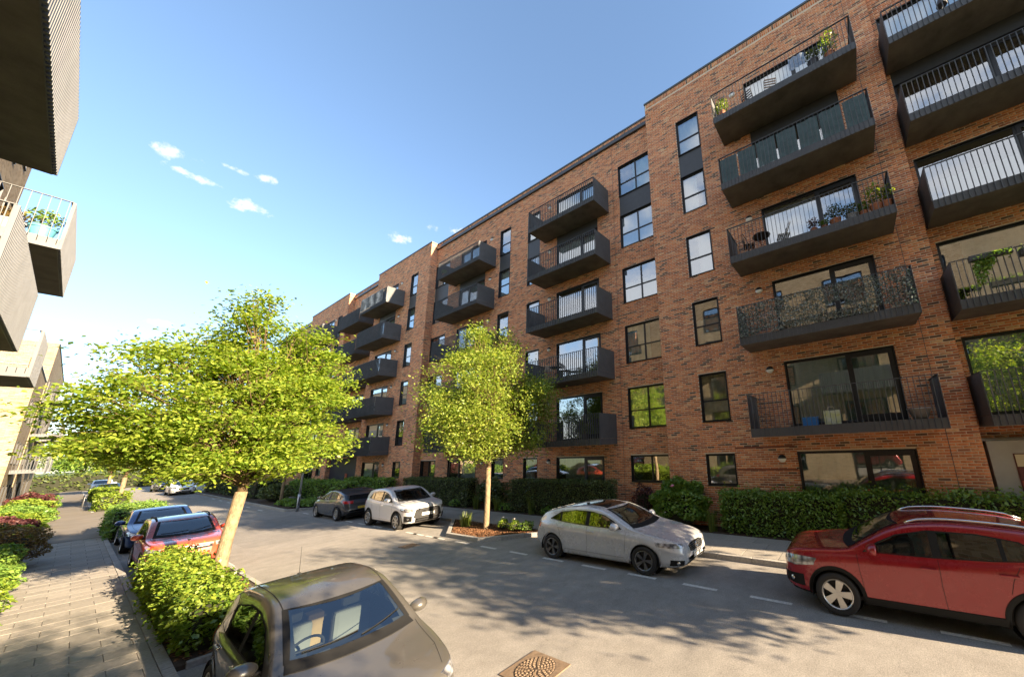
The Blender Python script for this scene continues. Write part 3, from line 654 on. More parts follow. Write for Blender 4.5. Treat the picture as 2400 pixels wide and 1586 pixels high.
# ------------------------------------------------------------------ buff brick buildings (left)
def left_block(label, y0, y1, H, wins, bals, X=-2.4):
    t = thing('apartment_building', label, 'building', (X, y0, 0))
    T = Matrix.Translation((-X, -y0, 0))
    def k(o): o.matrix_parent_inverse = T; return o
    ops = []; ww = []
    for (a, b, kind) in wins:
        for f in range(int((H-1)/FL)):
            zt = 2.25+FL*f
            if zt > H-.8: continue
            o = (a, b, zt-(1.5 if kind == 's' else 2.1), zt); ops.append(o); ww.append((kind, o))
    k(wall_sheet('wall', X, y0, y1, 0, H, ops, M_BUFF, 1, t, .12))
    k(MB().box(X-10, X-.002, y0, y0+.05, 0, H).build('end_wall', M_BUFF, t)); k(MB().box(X-10, X-.002, y1-.05, y1, 0, H).build('end_wall', M_BUFF, t))
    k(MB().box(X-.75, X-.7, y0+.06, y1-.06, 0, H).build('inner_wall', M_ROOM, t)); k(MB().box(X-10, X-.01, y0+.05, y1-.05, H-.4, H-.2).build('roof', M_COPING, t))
    k(MB().bbox(X-.35, X+.04, y0-.04, y1+.04, H, H+.09, .012).build('parapet_coping', M_COPING, t)); k(MB().bbox(X-10, X-.352, y0-.04, y0+.4, H, H+.088, .012).build('parapet_coping', M_COPING, t))
    for kind, o in ww:
        cu = (random.choice([0,0,1,2,3]), *random.choice([(0,1),(0,.5),(.4,1)]), 1) if random.random() < .6 else None
        k(window(t, X, *o, 1, (.5,) if o[1]-o[0] > 1.5 else (), (.4,) if kind == 's' else (), cu))
    for (a, b, zb, en) in bals: k(balcony(t, X, a, b, zb, 1, 1.27, ends=en, front='ribs', hgt=1.38))
    return t
left_block('near buff brick block with ribbed metal balconies overhanging left pavement', -16, 22.1, 16.0,
    [(-13,-10.6,'d'),(-6.5,-5.2,'s'),(-2,.4,'d'),(3.2,4.4,'s'),(7.2,9.6,'d'),(11,13.4,'d'),(16.9,19.6,'d'),(20.2,21.2,'s')],
    [(-3.2,1.6,5.7,(2,2)),(-3.2,1.6,8.65,(2,2)),(7.0,12.25,8.65,(2,2)),(10.2,15.45,5.7,(2,2)),(16.55,21.3,8.65,(2,2)),(19.4,22.0,5.7,(2,2)),(-12,-8,5.7,(2,2)),(-12,-8,8.65,(2,2))])
left_block('middle buff brick block with low roof beyond the paved crossing', 48.2, 57.2, 10.4, [(49.5,50.6,'s'),(52,53.1,'s'),(54.5,55.6,'s')], [(50.5,54.5,3.0,(2,2))])
left_block('farther taller buff brick block on the left of the street', 58.2, 84, 14.0, [(60,61.1,'s'),(63.5,65.9,'d'),(69,70.1,'s'),(74,76.4,'d')], [(58.6,63.2,3.0,(2,2)),(58.6,63.2,5.95,(2,2)),(58.6,63.2,8.9,(2,2)),(66,71,5.9,(2,2))])
# ------------------------------------------------------------------ vegetation
def leaves(name, C, size, m, parent, up=.6, jit=.35, aspect=.55, fold=.25):
    """one folded diamond per leaf; C (N,3) centres"""
    n = len(C); C = np.asarray(C, np.float32)
    nrm = RNG.normal(size=(n,3)); nrm[:,2] = np.abs(nrm[:,2])*(1-up)+up*2.2; nrm /= np.linalg.norm(nrm, axis=1)[:,None]
    t = RNG.normal(size=(n,3)); t -= (t*nrm).sum(1)[:,None]*nrm; t /= np.linalg.norm(t, axis=1)[:,None]
    b = np.cross(nrm, t); s = size*(1+jit*RNG.uniform(-1,1,n))[:,None]
    V = np.stack([C-t*s*.5, C+b*s*.5*aspect+nrm*s*fold*.5, C+t*s*.5, C-b*s*.5*aspect+nrm*s*fold*.5], 1).reshape(-1,3)
    Q = np.arange(4*n).reshape(n,4)
    return np_mesh(name, V, Q, m, parent, attr=RNG.random(n)**1.2)
def tree(label, base, fork, lobes, ncl, per, size, m, tr, spread=.33, flat=.5, up=.55, group=None, name='street_tree', lean=(0,0), seed=1, skirt=None, thin=1.0):
    rs = np.random.default_rng(seed); rr = random.Random(seed)
    t = thing(name, label, 'tree', base, 0, group)
    top = max(l[2]+l[5] for l in lobes); tb = MB(); lx, ly = lean
    pts = [(0,0,-.05),(0,0,.06),(lx*.3+rr.uniform(-.02,.02),ly*.3,fork*.5),(lx,ly,fork)]
    tb.tube(pts, [tr*1.25,tr*1.05,tr*.95,tr*.92], 12); o = tb.build('trunk', M_BARK, t, smooth=True)
    vol = np.array([l[3]*l[4]*l[5] for l in lobes])**.8; vol /= vol.sum()
    cs = []
    while len(cs) < ncl:
        l = lobes[rs.choice(len(lobes), p=vol)]; d = rs.normal(size=3); d /= np.linalg.norm(d); r_ = rs.random()**.42
        p = np.array([l[0]+d[0]*l[3]*r_, l[1]+d[1]*l[4]*r_, l[2]+d[2]*l[5]*r_])
        if p[2] > fork+.05: cs.append(p)
    cs = np.array(cs)
    lead = MB(); zt = fork+(top-fork)*.72
    lead.tube([(lx,ly,fork-.05),(lx*1.1+.05,ly+.03,fork+(zt-fork)*.4),(lx*1.2-.06,ly,zt)], [tr*.8,tr*.42,tr*.1], 7)
    for p in cs:
        zs = fork+max(0,(p[2]-fork))*rr.uniform(.12,.4); a = Vector((lx*1.05,ly,min(zs, zt))); e = Vector(p); mid = a.lerp(e, .5)+Vector((rr.uniform(-.12,.12),rr.uniform(-.12,.12),(e-a).length*.10))
        L_ = (e-a).length; r0 = min(tr*.42, .008+.010*L_)*thin; lead.tube([a, a.lerp(mid,.6)+Vector((0,0,.02)), mid, mid.lerp(e,.55), e], [r0,r0*.8,r0*.62,r0*.42,r0*.2], 5, cap=False)
        for q in range(3):
            e2 = e+Vector((rr.gauss(0,spread),rr.gauss(0,spread),rr.gauss(0,spread*.6))); lead.tube([mid.lerp(e,.5), e2], [r0*.3, r0*.12], 4, cap=False)
    tag(lead.build('branches', M_TWIG, t, smooth=True), kind='stuff')
    L_ = []
    for p in cs:
        n = int(per*rs.uniform(.55,1.45)); s = spread*rs.uniform(.7,1.3); L_.append(p+rs.normal(size=(n,3))*np.array([s,s,s*flat]))
    L_ = np.concatenate(L_); L_ = L_[L_[:,2] > fork-.25]
    leaves('crown', L_, size, m, t, up=up)
    return t
T1 = tree('broad light green tree rising from the roadside hedge, left of the road', (2.27,13.2,.06), 2.3,
    [(-1.55,-.1,4.15,1.15,1.5,1.0),(-.35,0,6.35,.75,.95,1.2),(1.1,.2,5.0,1.1,1.6,1.3),(-.1,.1,4.4,1.8,1.9,1.5),(-1.25,.2,3.2,1.25,1.4,.7),(1.0,.1,3.5,1.25,1.5,.85),(-2.0,.1,4.95,.55,.8,.5),(.95,.1,6.0,.75,1.1,.8),(-.95,.1,5.5,.85,1.1,.8),(0,0,3.0,1.4,1.4,.5),(-1.8,0,3.6,.8,1.0,.5)],
    340, 190, .098, LF_TREE1, .125, .24, .42, .5, 'street trees along the parking bays', lean=(.14,.05), seed=3, thin=.6)
T2 = tree('rounded bright green tree standing in the kerbed bark planter', (9.15,12.75,.12), 2.3,
    [(0,0,5.0,2.65,2.65,2.2),(.05,0,7.0,1.25,1.25,1.5),(0,0,3.6,2.6,2.6,.95),(-1.6,-.4,4.2,1.1,1.1,1.1),(1.5,-.9,5.2,1.2,1.2,1.0)],
    270, 200, .10, LF_TREE2, .105, .27, .75, .25, 'street trees along the parking bays', seed=5, thin=.6)
tree('slim tree in the corner bed beside the grey lamp post', (8.2,34.2,.1), 2.4, [(0,0,4.6,2.0,2.0,1.9),(0,0,6.2,1.1,1.1,1.2)], 70, 110, .17, LF_TREE2, .09, .4, .7, .3, 'street trees along the parking bays', seed=8)
tree('small far tree beside the distant blue car, left of the road', (2.6,75,.05), 2.2, [(0,0,4.3,2.2,2.2,1.7)], 50, 90, .24, LF_TREE1, .12, .45, .6, .4, 'street trees along the parking bays', seed=9)
tree('tree by the paved crossing, mostly hidden behind the broad tree', (2.3,47.5,.05), 2.3, [(0,0,4.4,2.3,2.3,1.8),(-.6,0,5.6,1.2,1.2,1.0)], 70, 100, .2, LF_TREE1, .12, .42, .6, .4, 'street trees along the parking bays', seed=10)
# street trees behind the viewpoint whose shade falls on road and pavement
tree('tree behind the viewpoint on the right kerb, shading the road', (9.05,-7.0,.05), 2.3, [(0,0,4.9,2.5,2.5,2.0),(0,0,6.9,1.6,1.6,1.4),(-1,1,3.8,1.6,1.6,.9)], 120, 95, .17, LF_TREE2, .11, .36, .7, .3, 'street trees along the parking bays', seed=12)
tree('tree behind the viewpoint on the left kerb, shading the pavement', (2.3,-6.3,.05), 2.2, [(-.8,0,4.5,2.0,2.0,1.5),(-.5,0,6.1,1.3,1.3,1.1),(-1.4,0,3.4,1.3,1.3,.7)], 95, 95, .16, LF_TREE1, .12, .34, .5, .5, 'street trees along the parking bays', seed=13)
for i, (x, y, h, r_) in enumerate([(9.5,104,9,4.5),(15,112,11,5.5),(1,118,10,5),(-7,108,9,4.5),(-14,120,12,6),(24,125,12,6)]):
    tree(['far tree closing the street view, in line with right kerb','far tree right of the street end','far tree at the very end of the street','far tree left of the street end','tall far tree beyond the left blocks','tall far tree beyond the brick block'][i], (x,y,0), 2.2, [(0,0,h*.6,r_,r_,h*.38)], 60, 110, .42, LF_TREE2 if i % 2 else LF_HEDGE, .2, .8, .7, .3, 'far trees at the street end', name='far_tree', seed=20+i)
def surf_box(n, x0, x1, y0, y1, z0, z1, jit, faces='xXyYt', wav=.08):
    A = {'x':(y1-y0)*(z1-z0),'X':(y1-y0)*(z1-z0),'y':(x1-x0)*(z1-z0),'Y':(x1-x0)*(z1-z0),'t':(x1-x0)*(y1-y0)*1.3}; f = list(faces); w = np.array([A[k] for k in f]); w /= w.sum()
    k = RNG.choice(len(f), size=n, p=w); u = RNG.random((n,2)); P = np.zeros((n,3))
    X = x0+(x1-x0)*u[:,0]; Y = y0+(y1-y0)*u[:,1]; Z = z0+(z1-z0)*u[:,0]; X2 = x0+(x1-x0)*u[:,1]
    for i, c in enumerate(f):
        s = k == i
        if c in 'xX': P[s] = np.stack([np.full(s.sum(), x0 if c == 'x' else x1), Y[s], Z[s]], 1)
        elif c in 'yY': P[s] = np.stack([X2[s], np.full(s.sum(), y0 if c == 'y' else y1), Z[s]], 1)
        else: P[s] = np.stack([X[s], Y[s], np.full(s.sum(), z1)], 1)
    wob = np.sin(P[:,1]*2.3+P[:,2]*3.1)*np.sin(P[:,1]*5.1+P[:,0]*3.7)*wav
    c = np.array([(x0+x1)/2, 0, (z0+z1)/2]); d = P-c; d[:,1] = 0; d /= np.linalg.norm(d, axis=1)[:,None]+1e-6
    P += d*wob[:,None]; P += RNG.normal(size=(n,3))*jit; P -= d*np.abs(RNG.normal(size=n))[:,None]*jit*1.2
    return P[P[:,2] > z0-.02]
def hedge(label, x0, x1, y0, y1, z0, z1, n, size, m, name='hedge', group=None, jit=.04, wav=.06, up=.25, stragglers=0, faces='xXyYt'):
    t = thing(name, label, 'hedge', ((x0+x1)/2,(y0+y1)/2,z0), 0, group)
    dx, dy, dz = (x1-x0)/2, (y1-y0)/2, z1-z0; i = .10
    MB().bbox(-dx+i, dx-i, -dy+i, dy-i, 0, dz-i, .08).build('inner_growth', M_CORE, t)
    P = surf_box(n, -dx, dx, -dy, dy, .02, dz, jit, faces, wav)
    if stragglers:
        S = np.stack([RNG.uniform(-dx,dx,stragglers), RNG.uniform(-dy,dy,stragglers), dz+np.abs(RNG.normal(size=stragglers))*.10], 1); P = np.concatenate([P, S])
    leaves('foliage', P, size, m, t, up=up); return t
def shrub(label, c, r_, h, n, size, m, name='shrub', group=None, rough=.16, up=.35, cat='shrub'):
    t = thing(name, label, cat, c, 0, group)
    rx, ry = r_ if isinstance(r_, tuple) else (r_, r_)
    bm = bmesh.new(); bmesh.ops.create_icosphere(bm, subdivisions=2, radius=1)
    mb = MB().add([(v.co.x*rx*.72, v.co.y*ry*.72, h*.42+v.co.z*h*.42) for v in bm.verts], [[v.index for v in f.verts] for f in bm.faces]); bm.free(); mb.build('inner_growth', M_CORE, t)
    d = RNG.normal(size=(n,3)); d /= np.linalg.norm(d, axis=1)[:,None]; d[:,2] = np.where(d[:,2] < -.55, -d[:,2], d[:,2])
    lump = 1+rough*np.sin(d[:,0]*5+c[1])*np.sin(d[:,1]*6+c[0]*3)+rough*.6*np.sin(d[:,2]*9+d[:,0]*4)
    q = lump*(1-np.abs(RNG.normal(size=n))*.10)
    P = np.stack([d[:,0]*rx*q, d[:,1]*ry*q, h*.48+d[:,2]*h*.52*q], 1); P = P[P[:,2] > .0]
    leaves('foliage', P, size, m, t, up=up); return t
M_BLADE = leaf_mat('grass_blades', (.09,.14,.02), (.22,.26,.05), .35)
def grass(label, c, r_, h, n, m=None, name='grass_clump', w=.012, lean=.45, group=None):
    t = thing(name, label, 'grass', c, 0, group); V = []; Q = []
    for i in range(n):
        a = random.uniform(0,6.28); b = Vector((math.cos(a)*random.uniform(0,r_*.45), math.sin(a)*random.uniform(0,r_*.45), 0)); hh = h*random.uniform(.55,1.1); o = Vector((math.cos(a),math.sin(a),0))*random.uniform(.1,lean)*hh; s = Vector((-math.sin(a),math.cos(a),0))*w
        p0, p1, p2 = b, b+o*.35+Vector((0,0,hh*.62)), b+o+Vector((0,0,hh)); k = len(V); V += [p0-s,p0+s,p1+s*.8,p1-s*.8,p2+s*.1,p2-s*.1]; Q += [(k,k+1,k+2,k+3),(k+3,k+2,k+4,k+5)]
    np_mesh('blades', [tuple(v) for v in V], Q, m or M_BLADE, t, attr=np.repeat(RNG.random(n), 2)); return t
# roadside hedge bed on the left, round the broad tree
hedge('bushy lime green hedge round the broad tree on the left kerb', 1.37, 2.06, 9.6, 15.9, .07, .86, 15000, .078, LF_LIME, jit=.06, wav=.14, up=.35, stragglers=700)
grass('yellow green grass tuft behind the taupe car by the tree trunk', (2.35,9.9,.07), .3, .75, 40)
hedge('dense green hedge behind the blue car on the left kerb', 1.25, 2.75, 27.7, 31.0, .07, 1.25, 5200, .11, LF_HEDGE, jit=.05, wav=.12, stragglers=250)
hedge('lime green clipped hedge at the far end of the paved crossing', 1.35, 2.7, 46.8, 51.5, .05, 1.15, 3800, .15, LF_LIME, jit=.05, wav=.1)
hedge('small lime hedge in front of the distant blue car', 1.4, 2.9, 62, 66, .05, 1.1, 2200, .2, LF_LIME, jit=.06, wav=.1)
# left planting strip along the buff block
strip = [(10.6,.72,.95,LF_LIME,'lime green shrub nearest the viewpoint at the left pavement edge'),(13.0,.75,.9,LF_HEDGE,'mid green shrub behind the nearest lime shrub, left of pavement'),(15.4,.8,1.0,LF_LIME,'yellow green shrub in the left planting strip'),
    (18.0,.85,.85,LF_HEDGE,'low spreading green shrub in the left planting strip'),(20.2,.8,1.05,LF_HEDGE,'dark green shrub before the large orange red shrub'),(23.4,1.0,1.25,LF_RED,'large orange red shrub bulging towards the left pavement'),
    (26.6,.8,1.05,LF_LIME,'pale green shrub behind the large orange red shrub'),(29.6,.75,1.1,LF_PURPLE,'dark purple shrub in the left planting strip'),(33.0,.9,1.1,LF_LIME,'lime shrub beyond the purple shrub'),(37.0,1.0,1.2,LF_HEDGE,'rounded green shrub before the middle buff block'),
    (41.5,1.0,1.3,LF_LIME,'lime mound near the middle buff block'),(45.5,.9,1.5,LF_PURPLE,'wine red shrub at the foot of the middle buff block'),(50.5,1.0,1.3,LF_HEDGE,'green shrub beneath the balcony of the middle buff block')]
for (y, r_, h, m, lb) in strip:
    shrub(lb, (-1.15+(.12 if m is LF_RED else 0), y, .1), (r_*1.05, r_*1.45), h*1.05, int(5200*(1 if y < 26 else .55)), .085 if y < 26 else .13, m, group='shrubs in the left planting strip')
hedge('low clipped hedge against the wall in the left planting strip', -2.3, -1.7, 9, 44, .1, .95, 9000, .11, LF_LIME, jit=.05, wav=.1)
# right side, garden strip in front of the brick block
hedge('glossy green laurel hedge under the right ground floor windows', 11.74, 12.38, .75, 4.15, .15, 1.36, 11000, .085, LF_HEDGE, jit=.045, wav=.07, up=.3, stragglers=260)
hedge('green laurel hedge along the entrance at the far right', 11.80, 12.40, -7.6, .72, .15, 1.46, 13000, .09, LF_HEDGE, jit=.05, wav=.09, up=.3, stragglers=500)
pe = shrub('leafy peony bush with a pink flower beside the laurel hedge', (12.05,5.75,.15), (.62,1.0), 1.5, 5200, .14, LF_HEDGE, name='flowering_bush', rough=.2)
M_PINK = mat('pink_petals', (.75,.30,.42), .7); M_WHITEP = mat('white_petals', (.8,.78,.74), .7)
def bloom(parent, p, r_, m):
    V = []; Fc = []
    for k in range(9):
        a = k*2.4; t_ = .35+.5*(k % 3)/2; c = Vector(p); d = Vector((math.cos(a)*math.cos(t_), math.sin(a)*math.cos(t_), math.sin(t_))); s = Vector((-math.sin(a),math.cos(a),0)); o = len(V)
        V += [c, c+d*r_*.7+s*r_*.45, c+d*r_, c+d*r_*.7-s*r_*.45]; Fc.append((o,o+1,o+2,o+3))
    return mesh_obj('flower', V, Fc, m, parent)
bloom(pe, (-.42,.05,1.38), .11, M_PINK)
for p in ((-.62,.3,.55),(-.6,-.15,.6),(-.55,-.5,.7)): bloom(pe, p, .05, M_WHITEP)
shrub('small bush with red young leaves against the brick wall', (12.75,7.7,.15), (.3,.5), 1.25, 900, .09, LF_PURPLE, name='red_shrub')
hedge('dark clipped yew hedge opposite the kerbed planter', 11.78, 12.45, 8.75, 14.8, .15, 1.62, 17000, .075, LF_DARK, jit=.03, wav=.03, up=.3)
hedge('dark clipped hedge behind the white car', 11.78, 12.45, 18.2, 25.2, .15, 1.58, 12000, .09, LF_DARK, jit=.03, wav=.03, up=.3)
shrub('straggly dark shrub in the gap between the two yew hedges', (12.2,16.6,.15), (.45,1.2), 1.35, 3600, .11, LF_DARK, rough=.3)
hedge('green hedge behind the dark grey car and the lamp post', 10.1, 10.9, 29.6, 41, .12, 1.35, 8000, .13, LF_HEDGE, jit=.06, wav=.12, stragglers=300)
hedge('clipped hedge below the far entrance of the brick block', 11.6, 12.3, 27.2, 34, .15, 1.5, 6000, .13, LF_HEDGE, jit=.04, wav=.05)
hedge('far hedge along the right kerb beyond the corner', 8.3, 10.2, 42, 62, .1, 1.5, 6000, .2, LF_DARK, jit=.1, wav=.2)
hedge('hedge closing the far end of the street', -8, 20, 96, 99, 0, 2.2, 5000, .4, LF_DARK, jit=.15, wav=.3)
for i, (y, h, lb) in enumerate([(4.55,.75,'tall grass tuft between the laurel hedge and the peony bush'),(13.2,.85,'tall grass tuft in front of the yew hedge'),(15.7,.7,'grass tuft by the gap in the yew hedges'),(17.4,.8,'tall grass tuft behind the tree planter')]):
    grass(lb, (11.85,y,.15), .4, h, 90, group='grass tufts along the garden strip')
for i, (x, y, lb) in enumerate([(11.85,12.0,'low leafy plant at the foot of the yew hedge'),(11.9,11.0,'small leafy plant between low plants at yew hedge foot'),(11.85,7.3,'low green plant between peony and yew hedge'),(11.8,19.2,'low green plant beside the white car nose'),(11.85,15.0,'low plant at the end of the yew hedge')]):
    shrub(lb, (x,y,.15), (.3,.45), .38, 420, .09, LF_HEDGE, name='low_plant', group='low plants along the garden strip')
grass('dark strappy plant behind the planter tree', (9.1,14.0,.12), .5, .55, 110, name='strappy_plant')
for (x, y, lb) in [(9.35,12.0,'small pale flowering plant at the foot of the planter tree'),(9.3,11.3,'leafy little plant near the planter kerb')]:
    s_ = shrub(lb, (x,y,.11), .2, .38, 260, .07, LF_LIME, name='small_plant'); bloom(s_, (0,0,.42), .05, M_WHITEP)
shrub('leafy weed at the silver car end of the planter', (9.55,10.9,.11), .28, .34, 300, .07, LF_HEDGE, name='leafy_weed')
for i, (x, y, r_) in enumerate([(8.3,31.0,.6),(8.7,29.9,.5),(9.2,31.6,.7),(8.2,33.0,.55)]):
    shrub(['ground cover mound at the foot of the lamp post','ground cover mound at the corner kerb','ground cover mound behind the lamp post','ground cover mound near the slim tree'][i], (x,y,.1), (r_,r_*1.3), .42, 900, .12, LF_HEDGE, name='ground_cover', group='ground cover in the corner bed')
shrub('dark bush in the corner bed left of the slim tree', (8.6,37.5,.1), (.8,2.2), 1.2, 2200, .16, LF_DARK, name='bush')
# ------------------------------------------------------------------ cars
def paint(name, c, metal=.35, rough=.28, coat=1.0, flake=True):
    m, N, L, P = new_mat(name); P.inputs['Base Color'].default_value = (*c,1); P.inputs['Metallic'].default_value = metal; P.inputs['Roughness'].default_value = rough
    P.inputs['Coat Weight'].default_value = coat; P.inputs['Coat Roughness'].default_value = .025
    t = N.new('ShaderNodeTexCoord'); n = N.new('ShaderNodeTexNoise'); n.inputs['Scale'].default_value = 3.0; n.inputs['Detail'].default_value = 7; n.inputs['Roughness'].default_value = .7; L.new(t.outputs['Object'], n.inputs['Vector'])
    r = N.new('ShaderNodeMapRange'); r.inputs[1].default_value = .35; r.inputs[2].default_value = .8; r.inputs[3].default_value = rough*.85; r.inputs[4].default_value = rough*1.5; L.new(n.outputs[0], r.inputs[0]); L.new(r.outputs[0], P.inputs['Roughness'])
    return m
M_TYRE = mat('tyre_rubber', (.022,.021,.020), .85, bump=.2, bscale=80)
M_RIM = mat('alloy_rim', (.55,.54,.52), .3, .8); M_RIMD = mat('dark_alloy_rim', (.20,.20,.20), .35, .8)
M_BLACK = mat('black_plastic', (.012,.012,.012), .7, spec=.25); M_GLOSSB = mat('gloss_black_trim', (.012,.012,.013), .12, coat=.6)
M_CHROME = mat('chrome_trim', (.75,.75,.75), .12, 1.0); M_DARKIN = mat('car_interior_dark', (.035,.035,.037), .8); M_SEATG = mat('car_seat_grey', (.26,.26,.25), .85)
M_SEAM = mat('panel_gap', (.010,.010,.010), .9); M_RED = mat('red_lamp_lens', (.42,.012,.012), .15, coat=.8); M_AMBER = mat('amber_lens', (.6,.2,.03), .2, coat=.6)
M_PLW = mat('white_number_plate', (.74,.74,.72), .4); M_PLY = mat('yellow_number_plate', (.75,.52,.05), .4); M_PLT = mat('plate_marks', (.05,.05,.06), .6)
def lamp_mat():
    m, N, L, P = new_mat('headlamp_glass'); t = N.new('ShaderNodeTexCoord'); n = N.new('ShaderNodeTexVoronoi'); n.inputs['Scale'].default_value = 11; L.new(t.outputs['Object'], n.inputs['Vector'])
    cr = N.new('ShaderNodeValToRGB'); cr.color_ramp.elements[0].color = (.80,.82,.84,1); cr.color_ramp.elements[1].color = (.10,.10,.11,1); cr.color_ramp.elements[1].position = .75; L.new(n.outputs['Distance'], cr.inputs[0]); L.new(cr.outputs[0], P.inputs['Base Color'])
    P.inputs['Roughness'].default_value = .15; P.inputs['Metallic'].default_value = .5; P.inputs['Coat Weight'].default_value = 1.0; P.inputs['Coat Roughness'].default_value = .01; return m
M_HEAD = lamp_mat()
def mesh_grille():
    m, N, L, P = new_mat('grille_mesh'); t = N.new('ShaderNodeTexCoord'); w = N.new('ShaderNodeTexWave'); w.wave_type = 'BANDS'; w.bands_direction = 'Z'; w.inputs['Scale'].default_value = 9; L.new(t.outputs['Object'], w.inputs['Vector'])
    cr = N.new('ShaderNodeValToRGB'); cr.color_ramp.elements[0].color = (.006,.006,.006,1); cr.color_ramp.elements[1].color = (.09,.09,.09,1); cr.color_ramp.elements[0].position = .5; L.new(w.outputs[0], cr.inputs[0]); L.new(cr.outputs[0], P.inputs['Base Color']); P.inputs['Roughness'].default_value = .75; P.inputs['Specular IOR Level'].default_value = .15; return m
M_GRILLE = mesh_grille()
def pchip(P, xs):
    P = sorted(P); x = np.array([p[0] for p in P], float); y = np.array([p[1] for p in P], float); h = np.diff(x); d = np.diff(y)/h; m = np.zeros(len(x)); m[0] = d[0]; m[-1] = d[-1]
    for i in range(1, len(x)-1):
        if d[i-1]*d[i] > 0: w1 = 2*h[i]+h[i-1]; w2 = h[i]+2*h[i-1]; m[i] = (w1+w2)/(w1/d[i-1]+w2/d[i])
    xs = np.clip(xs, x[0], x[-1]); k = np.clip(np.searchsorted(x, xs)-1, 0, len(h)-1); t = (xs-x[k])/h[k]
    return (2*t**3-3*t**2+1)*y[k]+(t**3-2*t**2+t)*h[k]*m[k]+(-2*t**3+3*t**2)*y[k+1]+(t**3-t**2)*h[k]*m[k+1]
def catmull(P, counts):
    P = [np.array(p, float) for p in P]; out = []
    for i in range(len(P)-1):
        p0 = P[max(i-1,0)]; p1 = P[i]; p2 = P[i+1]; p3 = P[min(i+2,len(P)-1)]
        for k in range(counts[i]):
            t = k/counts[i]; m1 = (p2-p0)*.5; m2 = (p3-p1)*.5
            if i == 0: m1 = (p2-p1)
            if i == len(P)-2: m2 = (p2-p1)
            lim = np.linalg.norm(p2-p1); 
            for mm in (m1, m2):
                l = np.linalg.norm(mm)
                if l > 1.5*lim: mm *= 1.5*lim/l
            out.append((2*t**3-3*t**2+1)*p1+(t**3-2*t**2+t)*m1+(-2*t**3+3*t**2)*p2+(t**3-t**2)*m2)
    out.append(P[-1]); return np.array(out)
HATCH = dict(L=4.42, W=1.80, xf=.92, xr=3.65, r=.322, gc=.17, tumble=.30,
    top=[(0,.47),(.02,.60),(.09,.70),(.3,.785),(.7,.87),(1.05,.935),(1.24,.985),(1.5,1.11),(1.95,1.325),(2.25,1.41),(2.6,1.435),(3.15,1.405),(3.7,1.31),(3.98,1.22),(4.15,1.06),(4.28,.93),(4.38,.78),(4.42,.55)],
    belt=[(0,.45),(.09,.62),(.5,.77),(1.2,.885),(2.0,.915),(3.0,.95),(3.6,.98),(4.1,.95),(4.42,.5)],
    ws=((1.26,1.36),(1.99,2.07)), ww=(.66,.55), rw=((4.02,1.17),(4.24,.97)), sw_lo=[(1.50,.955),(2.4,.965),(3.2,.995),(3.74,1.045)], sw_hi=[(1.505,.965),(1.72,1.12),(2.0,1.245),(2.4,1.315),(2.9,1.32),(3.4,1.255),(3.76,1.06)],
    bp=2.50, cp=3.38, seams=[(1.42,.42,1.36,.92),(2.50,.30,2.50,.95),(3.36,.62,3.50,.96)], handles=[(2.38,.845),(3.36,.875)], mir=(1.62,.99), cowl=.99)
SUV = dict(L=4.28, W=1.78, xf=.87, xr=3.43, r=.345, gc=.22, tumble=.24,
    top=[(0,.54),(.015,.76),(.06,.90),(.25,.995),(.7,1.045),(1.0,1.075),(1.14,1.10),(1.4,1.25),(1.82,1.485),(2.1,1.575),(2.6,1.62),(3.3,1.585),(3.75,1.50),(3.93,1.36),(4.08,1.14),(4.2,.92),(4.26,.72),(4.28,.5)],
    belt=[(0,.5),(.08,.78),(.5,.92),(1.1,1.0),(2,1.035),(3,1.085),(3.6,1.14),(4.0,1.10),(4.28,.48)],
    ws=((1.16,1.27),(1.87,1.95)), ww=(.67,.57), rw=((3.95,1.32),(4.12,1.08)), sw_lo=[(1.36,1.075),(2.2,1.085),(3.0,1.12),(3.62,1.185)], sw_hi=[(1.365,1.085),(1.6,1.25),(1.88,1.385),(2.3,1.475),(2.9,1.475),(3.35,1.41),(3.64,1.20)],
    bp=2.36, cp=3.14, seams=[(1.30,.46,1.26,1.03),(2.36,.34,2.36,1.07),(3.12,.72,3.28,1.09)], handles=[(2.22,.935),(3.14,.965)], mir=(1.52,1.12), cowl=1.10)
